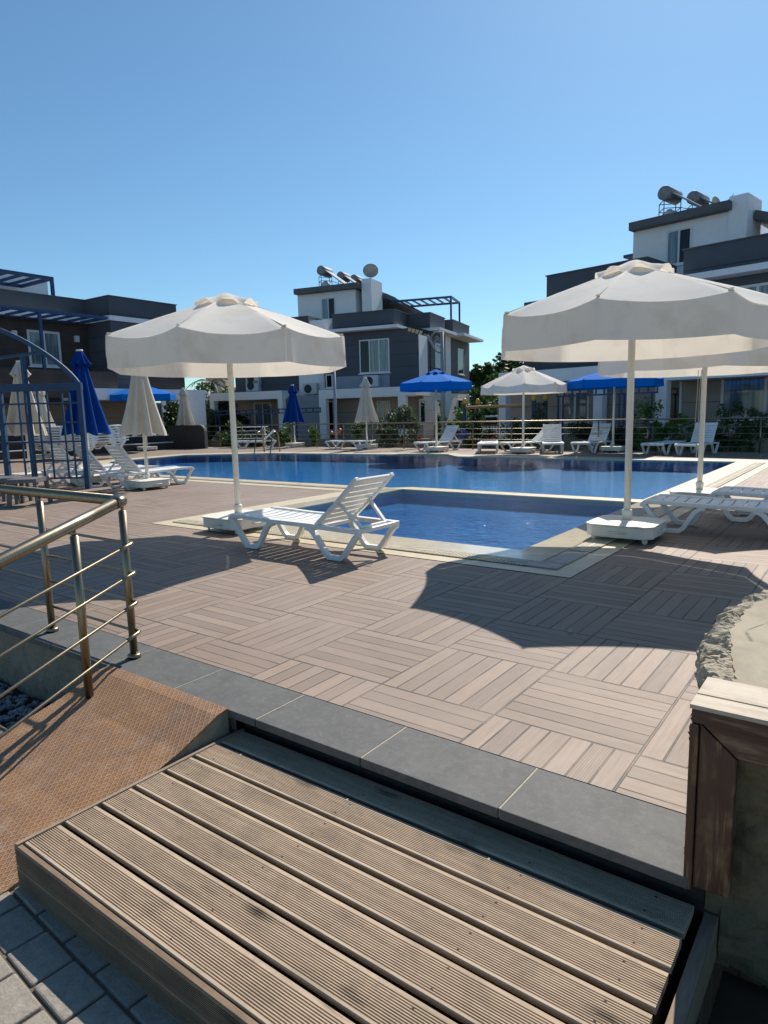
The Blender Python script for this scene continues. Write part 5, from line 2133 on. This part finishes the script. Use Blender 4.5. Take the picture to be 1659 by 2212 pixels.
for px, py in ((29, 721), (164, 732)):
    u, z = Lh.P(px, py, DB)
    part(hl, 'wall_lamp', 'frame_white', (u - 0.09, u + 0.09, DB - 0.12, DB, z - 0.14, z + 0.12))
window(hl, *rect(Lh, DB + 0.6, 336, 870, 352, 912), DB + 0.6, 1, 'glass_curtain')
u, z = Lh.P(51, 640, 5)
u2, _ = Lh.P(105, 640, 5)
part(hl, 'roof_tower', 'white_wall', (u - 6, u2, 5, 7.9, zpl + 0.04, Lh.P(80, 598, 5)[1]))
pergola(loc_of(Lh, Lh.P(120, 645, DB + 0.4)[0] - 5.5, DB + 0.4, zpl), Lh.az, 5.5, 2.6, Lh.P(120, 606, DB + 0.4)[1] - zpl, 9, 'blue slatted pergola on the roof terrace of the left house', ((1, 0),), 0.12)
pergola(loc_of(Lh, Lh.P(233, 690, -0.55)[0] - 7.5, -0.55, 2.9), Lh.az, 7.5, 2.2, Lh.P(233, 690, -0.55)[1] - 2.9, 12, 'blue slatted balcony pergola on the facade of the left house', ((0.63, 0),), 0.10)

# ---- far small house with red roof between the left and middle houses
p = at(455, 850, 3.2)
F4 = Frame(-44, 33.0, 30)
h4 = tag(empty('red_roof_house', (F4.o.x, F4.o.y, 0), F4.az), 'distant house with stone tower and red tiled roof left of the middle house', 'house')


def r4(x0, y0, x1, y1, d):
    a = rect(F4, d, x0, y0, x1, y1)
    return a


a = r4(444, 815, 489, 860, 2)
part(h4, 'tower', 'taupe', (a[0], a[1], 2, 4.2, GZ, a[3]))
part(h4, 'tower_roof', 'redroof', (a[0] - 0.15, a[1] + 0.15, 1.85, 4.35, a[3] + .001, a[3] + 0.22))
a = r4(420, 842, 452, 870, 0)
part(h4, 'white_wall', 'white_wall', (a[0] - 3, a[1], 0, 1.9, GZ, a[3]))
a = r4(440, 832, 560, 866, 0.5)
b = MB()
u0, u1, z0, z1 = a
u0 = F4.P(457, 850, 0.5)[0]
v = [b.bm.verts.new(q) for q in ((u0, 0.5, z0), (u1, 0.5, z0), (u1, 4.5, z1 + 0.8), (u0 + 2.2, 4.5, z1 + 0.8), (u1, 8, z0), (u0, 8, z0))]
b.bm.faces.new((v[0], v[1], v[2], v[3]))
b.bm.faces.new((v[3], v[2], v[4], v[5]))
b.bm.faces.new((v[0], v[3], v[5]))
b.build('roof', 'redroof', h4)
part(h4, 'wall', 'white_wall', (u0 + 0.3, u1 - 0.3, 0.9, 7.5, GZ, z0 - 0.01))

# ------------------------------------------------------------------ plants
def leaf_cloud(b, c, rad, n, size, rnd, clumps=14, hollow=0.35, elong=1.6):
    """leaf sized faces gathered in clumps through an ellipsoid"""
    c = Vector(c)
    cl = []
    for k in range(clumps):
        while True:
            q = Vector((rnd.uniform(-1, 1), rnd.uniform(-1, 1), rnd.uniform(-1, 1)))
            if hollow < q.length < 1:
                break
        cl.append((q, rnd.uniform(0.22, 0.46)))
    for k in range(n):
        q, s_ = rnd.choice(cl)
        d = Vector((rnd.gauss(0, 1), rnd.gauss(0, 1), rnd.gauss(0, 1))).normalized() * s_ * rnd.random() ** 0.4
        p = q + d
        p = Vector((p.x * rad[0], p.y * rad[1], p.z * rad[2])) + c
        a = Vector((rnd.gauss(0, 1), rnd.gauss(0, 1), rnd.gauss(0, 0.7))).normalized()
        t = a.cross(Vector((rnd.gauss(0, 1), rnd.gauss(0, 1), rnd.gauss(0, 1)))).normalized()
        sz = size * rnd.uniform(0.6, 1.3)
        a *= sz * elong / 2
        t *= sz / 2
        b.bm.faces.new([b.bm.verts.new(p - a), b.bm.verts.new(p + t), b.bm.verts.new(p + a), b.bm.verts.new(p - t)])
    return cl


def tree(loc, h, rad, n, size, leaf, label, seed, trunk_r=0.14, group=None, clumps=26, name='tree', crown_z=None):
    rnd = random.Random(seed)
    root = tag(empty(name, loc), label, 'tree' if name != 'shrub' else 'shrub', group)
    cz = crown_z if crown_z is not None else h - rad[2]
    b = MB()
    cl = leaf_cloud(b, (0, 0, cz), rad, n, size, rnd, clumps)
    b.build('crown', leaf, root)
    b = MB()
    b.tube([(0, 0, 0), (rnd.uniform(-.05, .05) * h * .3, 0.02 * h, cz * 0.5), (0, 0, cz)], [trunk_r, trunk_r * 0.8, trunk_r * 0.4], 8)
    for q, s_ in cl[:10]:
        e = Vector((q.x * rad[0], q.y * rad[1], cz + q.z * rad[2]))
        st = Vector((0, 0, cz * rnd.uniform(0.45, 0.95)))
        b.tube([st, (st + e) / 2 + Vector((0, 0, 0.05 * h)), e], [trunk_r * 0.38, trunk_r * 0.25, trunk_r * 0.08], 5)
    b.build('trunk', 'bark', root)
    return root


def place(px, depth, z=GZ):
    r = ray(px, 900)
    f = Vector((-0.6, 0.8, 0))
    t = depth / (r.x * f.x + r.y * f.y)
    q = CAM + r * t
    return Vector((q.x, q.y, z))


p = place(1052, 44)
tree(p, 4.75, (1.6, 1.6, 2.0), 9000, 0.17, 'leaf_mid', 'feathery mid green tree in the gap between the middle and right houses', 21, 0.16, clumps=34)
p = place(1112, 50)
tree(p, 5.7, (2.2, 2.2, 2.2), 9000, 0.20, 'leaf_dark', 'taller dark tree behind the feathery one in the gap between the houses', 22, 0.2, clumps=34)
p = place(1090, 38)
tree(p, 3.4, (2.2, 1.4, 2.0), 7000, 0.15, 'leaf_dark', 'dark bushy tree low in the gap behind the playground frame', 23, 0.12, clumps=26)
p = place(1045, 36)
tree(p, 2.9, (1.5, 1.2, 1.7), 5000, 0.14, 'leaf_mid', 'green bushy tree beside the corner of the middle house', 24, 0.1)
p = place(470, 40)
tree(p, 3.6, (1.5, 1.3, 2.0), 5000, 0.16, 'leaf_mid', 'leafy tree behind the left portal of the middle house', 25, 0.1)
p = place(490, 37)
tree(p, 2.7, (1.2, 1.1, 1.5), 4000, 0.14, 'leaf_dark', 'dark bush seen through the left portal of the middle house', 26, 0.09)
p = place(395, 34)
tree(p, 2.9, (1.3, 1.1, 1.8), 4000, 0.14, 'leaf_dark', 'dark tree behind the end of the left house portal', 27, 0.09)


def palm(loc, h, label, seed):
    rnd = random.Random(seed)
    root = tag(empty('palm_tree', loc), label, 'palm')
    b = MB()
    b.tube([(0, 0, 0), (0.05, 0.03, h * 0.5), (0, 0, h)], [0.17, 0.14, 0.12], 10)
    b.build('trunk', 'bark', root)
    b = MB()
    for k in range(26):
        a = rnd.uniform(0, 6.28)
        up = rnd.uniform(-0.2, 0.9)
        L = rnd.uniform(1.1, 1.6)
        prev = None
        for j in range(9):
            f = j / 8
            q = Vector((math.cos(a) * L * f, math.sin(a) * L * f, h + up * L * f - 1.1 * f * f * L * 0.8))
            if prev is not None:
                side = Vector((-math.sin(a), math.cos(a), 0))
                for s_ in (-1, 1):
                    tip = q + side * s_ * 0.28 * (1 - 0.6 * f) + Vector((0, 0, -0.12)) + (q - prev) * 0.9
                    b.quad(prev, q, tip, tip * 0.98 + prev * 0.02)
            prev = q
    b.build('crown', 'leaf_olive', root)


p = place(462, 44)
palm(p, 4.1, 'palm with drooping fronds in the gap before the red roofed house', 31)

GS = 'shrubs growing behind the far railing'
shr = [
    (872, 27.0, 1.55, (0.75, 0.6, 0.85), 2600, 0.07, 'leaf_olive', 'grey green olive bush behind the railing left of the raised lounger and blue parasol'),
    (835, 26.0, 1.0, (0.5, 0.5, 0.6), 1200, 0.07, 'leaf_olive', 'smaller olive bush in front of the colourful window of the middle house'),
    (1030, 26.0, 1.2, (0.6, 0.5, 0.7), 1800, 0.065, 'leaf_dark', 'dark leafy bush behind the end on flat lounger'),
    (1150, 24.0, 1.7, (0.55, 0.5, 1.0), 2000, 0.065, 'leaf_olive', 'grey green bush behind the small cream parasol'),
    (1108, 23.5, 1.0, (0.5, 0.4, 0.6), 1300, 0.06, 'leaf_dark', 'low dark bush between the end on lounger and the small cream parasol'),
    (1402, 20.6, 1.55, (0.45, 0.4, 0.95), 1500, 0.06, 'leaf_bright', 'climbing rose bush with a pale bloom right of the pole of the nearest parasol'),
    (1455, 20.3, 1.1, (0.5, 0.35, 0.6), 1100, 0.06, 'leaf_bright', 'low rose bush behind the flat lounger near the right end of the railing'),
    (1582, 19.4, 1.35, (0.55, 0.4, 0.8), 1700, 0.055, 'leaf_mid', 'dense rose bush at the right end of the far railing'),
    (1640, 19.2, 1.2, (0.5, 0.4, 0.7), 1400, 0.055, 'leaf_mid', 'rose bush cut off by the right edge of the picture'),
    (675, 28.0, 0.75, (0.30, 0.28, 0.35), 500, 0.08, 'leaf_bright', 'small bright green bush right of the folded blue parasol base'),
    (617, 29.0, 1.1, (0.35, 0.3, 0.55), 700, 0.08, 'leaf_bright', 'yellow green bush left of the folded blue parasol'),
    (500, 31.0, 1.3, (0.8, 0.6, 0.75), 1800, 0.08, 'leaf_mid', 'leafy bush behind the railing beside the rounded end panel'),
    (560, 30.0, 0.9, (0.9, 0.5, 0.55), 1800, 0.08, 'leaf_dark', 'dark low bush behind the pool ladder'),
    (960, 27.5, 1.15, (0.35, 0.3, 0.6), 900, 0.08, 'leaf_bright', 'vine leafed bush behind the raised lounger by the blue parasol'),
    (1010, 28.5, 1.35, (0.7, 0.4, 0.35), 900, 0.08, 'leaf_bright', 'trailing vine on top of the dark fence by the playground'),
    (1262, 23.0, 0.9, (0.6, 0.4, 0.55), 1400, 0.06, 'leaf_dark', 'dark bush behind the lounger before the right house'),
    (1345, 21.5, 0.8, (0.6, 0.35, 0.5), 1300, 0.06, 'leaf_dark', 'dark bush behind the base of the blue parasol before the right house'),
    (1520, 20.0, 0.75, (0.6, 0.35, 0.5), 1300, 0.06, 'leaf_dark', 'dark low bush behind the rightmost raised lounger'),
    (772, 27.5, 1.0, (0.4, 0.35, 0.6), 900, 0.07, 'leaf_mid', 'green bush behind the folded cream parasol by the far railing'),
]
for i, (px, dep, h, rad, n, sz, lf, lab) in enumerate(shr):
    tree(place(px, dep, -0.2), h + 0.2, rad, n, sz, lf, lab, 100 + i, 0.03, GS, 16, 'shrub')
rs = random.Random(5)
b = MB()
mats = []
for px, py, dep in ((1406, 912, 20.4), (1395, 945, 20.4), (1578, 930, 19.3), (1590, 950, 19.3), (1600, 918, 19.3)):
    r = ray(px, py)
    t = dep / (r.x * -0.6 + r.y * 0.8)
    q = CAM + r * t
    b = MB()
    b.rocks([Matrix.Translation((0, 0, 0)) @ Matrix.Diagonal((0.05, 0.05, 0.04, 1))] + [Matrix.Translation((0.028 * math.cos(a), 0.028 * math.sin(a), 0.008)) @ Matrix.Diagonal((0.032, 0.032, 0.028, 1)) for a in (0, 1.3, 2.5, 3.8, 5)], 0.0, 2)
    o = b.build('rose_bloom', 'flower')
    o.location = q
    tag(o, 'pale pink rose bloom among the leaves behind the far railing', 'flower', 'rose blooms behind the far railing')

# ------------------------------------------------------------------ street lamp, thin lamp pole, playground
lp = place(957, 26.5)
sl_ = tag(empty('street_lamp', (lp.x, lp.y, GZ), R_(37)), 'grey street lamp post with scrolled bracket and flat lamp head before the middle house', 'street lamp')
zt_ = CAM.z + (ray(957, 716).z / (ray(957, 716).x * -0.6 + ray(957, 716).y * 0.8)) * 26.5 - GZ
b = MB()
b.tube([(0, 0, 0), (0, 0, zt_)], [0.085, 0.07], 14)
b.build('pole', 'lamp_grey', sl_)
zh = zt_ - 0.20
sc1 = 26.5 / FPX
P_ = lambda dx, dy: Vector((dx * sc1, 0, zt_ - dy * sc1))
b = MB()
b.tube([P_(0, 46), P_(-12, 40), P_(-22, 24), P_(-29, 10), P_(-38, 3)], 0.045, 10)
b.build('arm', 'lamp_grey', sl_)
b = MB()
pts = [P_(-22, 22)] + [P_(-14 - 9 * math.cos(R_(a)) + 10, 15 - 13 * math.sin(R_(a))) for a in range(0, 100, 20)]
b.tube([P_(-24, 18), P_(-22, 8), P_(-16, 2), P_(-8, 0), P_(0, 1)], 0.028, 8)
for c_, r0 in ((( -10, 12), 5.0), ((-5, 20), 4.0), ((-14, 20), 4.0), ((-8, 30), 4.5)):
    sp = []
    for k in range(15):
        a = k * 0.55
        r = r0 * (1 - k / 17)
        sp.append(P_(c_[0] + r * math.cos(a), c_[1] + r * math.sin(a)))
    b.tube(sp, 0.016, 6)
b.build('scroll', 'lamp_grey', sl_)
b = MB()
m = Matrix.Translation(P_(-50, -2)) @ Matrix.Rotation(R_(16), 4, 'Y') @ Matrix.Rotation(R_(-24), 4, 'X')
b.box(-0.44, 0.40, -0.17, 0.17, -0.03, 0.04, m, 0.02)
hd = b.build('lamp_head', 'black', sl_)
for k in range(4):
    b = MB()
    b.box(-0.40 + k * 0.15, -0.28 + k * 0.15, -0.13, 0.13, -0.040, -0.0305, m)
    b.build('lens', 'led', hd)
lp = place(725, 26.0)
tp_ = tag(empty('lamp_pole', (lp.x, lp.y, GZ)), 'thin plain grey pole beyond the railing left of the folded cream parasol', 'pole')
b = MB()
b.tube([(0, 0, 0), (0, 0, 3.7)], 0.055, 10)
b.build('pole', 'lamp_grey', tp_)
b = MB()
b.lathe([(0.08, 0), (0.08, 0.12), (0.055, 0.14)], 12)
b.build('foot', 'lamp_grey', tp_)

sw = tag(empty('swing_frame', (0, 0, GZ)), 'blue grey playground frame with yellow caps and an ochre beam', 'playground frame')
pp = []
for px, py, dep in ((1004, 860, 27.0), (1032, 861, 28.5), (1153, 851, 24.5), (1178, 852, 25.5)):
    q = place(px, dep)
    r = ray(px, py)
    zz = CAM.z + r.z / (r.x * -0.6 + r.y * 0.8) * dep
    pp.append((q, zz))
    b = MB()
    b.tube([(q.x, q.y, 0), (q.x, q.y, zz - GZ - 0.22)], 0.085, 14)
    o = b.build('post', 'play_grey', sw)
    b = MB()
    b.lathe([(0.095, zz - GZ - 0.24), (0.10, zz - GZ - 0.16), (0.08, zz - GZ - 0.06), (0.03, zz - GZ)], 14, (q.x, q.y, 0))
    b.build('cap', 'yellow', o)
for (i, j, dz, r, mt, nm) in ((0, 2, 0.38, 0.06, 'ochre_beam', 'beam'), (0, 1, 0.38, 0.05, 'play_grey', 'crossbar'), (2, 3, 0.36, 0.05, 'play_grey', 'crossbar')):
    b = MB()
    a_, za = pp[i]
    c_, zc = pp[j]
    b.tube([(a_.x, a_.y, za - GZ - dz), (c_.x, c_.y, zc - GZ - dz)], r, 12)
    b.build(nm, mt, sw)
b = MB()
a_, za = pp[0]
c_, zc = pp[2]
mid = (Vector((a_.x, a_.y, za - GZ - 0.38)) + Vector((c_.x, c_.y, zc - GZ - 0.38))) / 2
b.tube([mid, mid - Vector((0, 0, 1.5))], 0.012, 6)
b.build('rope', 'rope', sw)


def spring_rider(px, dep, c1, c2, label, rz=0.0, s_=1.0):
    q = place(px, dep, 0)
    root = tag(empty('spring_rider', (q.x, q.y, 0.30 if px == 724 else -0.05), rz), label, 'playground toy')
    root.scale = (s_, s_, s_)
    b = MB()
    b.tube([(0, 0, -(root.location.z - GZ) / s_), (0, 0, 0.02)], 0.05, 10)
    b.build('stem', c2 if c2 == 'green' else 'play_grey', root)
    b = MB()
    b.tube([(0.07 * math.cos(a * 0.8), 0.07 * math.sin(a * 0.8), 0.02 * a * 0.5) for a in range(0, 30)], 0.014, 6)
    b.build('spring', 'black', root)
    b = MB()
    path = [(-0.38, 0.36), (-0.30, 0.55), (-0.15, 0.42), (0.05, 0.42), (0.2, 0.62), (0.3, 0.72), (0.42, 0.62), (0.40, 0.46), (0.25, 0.30), (-0.2, 0.28)]
    va = [b.bm.verts.new((x, -0.09, z)) for x, z in path]
    vb = [b.bm.verts.new((x, 0.09, z)) for x, z in path]
    b.bm.faces.new(va)
    b.bm.faces.new(vb[::-1])
    for k in range(len(va)):
        b.bm.faces.new((va[k], va[(k + 1) % len(va)], vb[(k + 1) % len(va)], vb[k]))
    b.build('body', c1, root, bevel=0.03)
    b = MB()
    b.tube([(0.2, -0.2, 0.56), (0.2, 0.2, 0.56)], 0.02, 8)
    b.box(-0.18, 0.06, -0.12, 0.12, 0.42, 0.46, None, 0.01)
    b.build('saddle', c2, root)


spring_rider(724, 27.5, 'orange', 'green', 'orange spring rider toy beyond the railing above the flat lounger', R_(20), 0.62)
spring_rider(903, 27.0, 'red', 'orange', 'red spring rider toy behind the railing beside the olive bush', R_(100), 0.55)
spring_rider(986, 26.0, 'toyblue', 'red', 'blue toy with a red saddle behind the railing post near the playground frame', R_(30), 0.95)
spring_rider(1058, 25.0, 'red', 'toyblue', 'red toy seen under the end on flat lounger', R_(60), 0.6)

# dark picket fence and a parked car behind
q0, q1 = place(985, 30), place(1085, 30)
pf = tag(empty('picket_fence', (q0.x, q0.y, GZ)), 'dark picket fence on a stone base behind the playground', 'fence')
L = (q1 - q0)
dv = L.normalized()
L = L.length
mm = Matrix(((dv.x, -dv.y, 0, 0), (dv.y, dv.x, 0, 0), (0, 0, 1, 0), (0, 0, 0, 1)))
b = MB()
b.box(-1, L + 1, -0.12, 0.12, 0, 0.75, mm)
b.build('stone_base', 'rubble', pf)
b = MB()
for k in range(int((L + 2) / 0.13)):
    x = -1 + k * 0.13
    b.box(x, x + 0.035, -0.015, 0.015, 0.751, 1.35, mm)
b.box(-1, L + 1, -0.03, -0.016, 1.22, 1.27, mm)
b.box(-1, L + 1, -0.03, -0.016, 0.82, 0.87, mm)
b.build('pickets', 'black', pf)
q = place(1050, 35)
car = tag(empty('parked_car', (q.x, q.y, GZ + 0.25), R_(20)), 'white parked car half hidden behind the picket fence', 'car')
b = MB()
b.prism([(-2.1, 0.35), (-2.0, 0.75), (-1.3, 0.88), (-0.75, 1.38), (0.7, 1.42), (1.35, 0.95), (2.05, 0.82), (2.15, 0.35)], -0.85, 0.85, Matrix(((1, 0, 0, 0), (0, 0, 1, 0), (0, 1, 0, 0), (0, 0, 0, 1))))
b.build('body', 'car_white', car, bevel=0.08)
for sy in (-1, 1):
    b = MB()
    va = [b.bm.verts.new((x, sy * 0.855, z)) for x, z in ((-1.15, 0.92), (-0.7, 1.3), (0.62, 1.33), (1.15, 0.96))]
    b.bm.faces.new(va)
    b.build('side_window', 'glass_dark', car)
    for x in (-1.3, 1.35):
        b = MB()
        m = Matrix.Translation((x, sy * 0.78, 0.33)) @ Matrix.Rotation(R_(90), 4, 'X')
        bmesh.ops.create_cone(b.bm, cap_ends=True, segments=24, radius1=0.33, radius2=0.33, depth=0.22, matrix=m)
        b.build('wheel', 'black', car)

# white slatted rack behind the ladder
q = place(545, 29.2, 0)
rk = tag(empty('slatted_rack', (q.x, q.y, 0), R_(37)), 'white slatted rack of five boards behind the lounger by the pool ladder', 'rack')
for k in range(5):
    b = MB()
    b.box(-0.95 + 0.06 * (4 - k) * 0, 0.62 - 0.03 * (4 - k), -0.24, 0.24, 0.18 + k * 0.165, 0.205 + k * 0.165)
    b.build('board', 'white_plastic', rk)
for x in (-0.9, 0.45):
    b = MB()
    for y in (-0.25, 0.25):
        b.box(x, x + 0.04, y - 0.012, y + 0.012, 0, 0.86)
    b.build('upright', 'white_plastic', rk)


# fallen leaves on the deck
for k, (px, py, rz, lab) in enumerate(((796, 1222, 20, 'pale dry leaf on the deck right of the lone lounger'), (648, 1045, 60, 'dry leaf on the pool edge stone left of the divider'), (1232, 1365, 110, 'dry leaf in the shadow of the nearest parasol'))):
    b = MB()
    n = 8
    up_ = []
    for i in range(n + 1):
        f = i / n
        wdt = 0.012 * math.sin(math.pi * f) ** 0.8
        x = (f - 0.5) * 0.075
        z = 0.004 + 0.010 * f * f
        up_.append([b.bm.verts.new((x, -wdt, z + 0.004)), b.bm.verts.new((x, 0, z)), b.bm.verts.new((x, wdt, z + 0.004))])
    for p0, p1 in zip(up_, up_[1:]):
        for i in range(2):
            b.bm.faces.new((p0[i], p0[i + 1], p1[i + 1], p1[i]))
    o = b.build('fallen_leaf', 'dry_leaf')
    o.location = at(px, py, 0.002)
    o.rotation_euler = (0, 0, R_(rz))
    tag(o, lab, 'leaf')
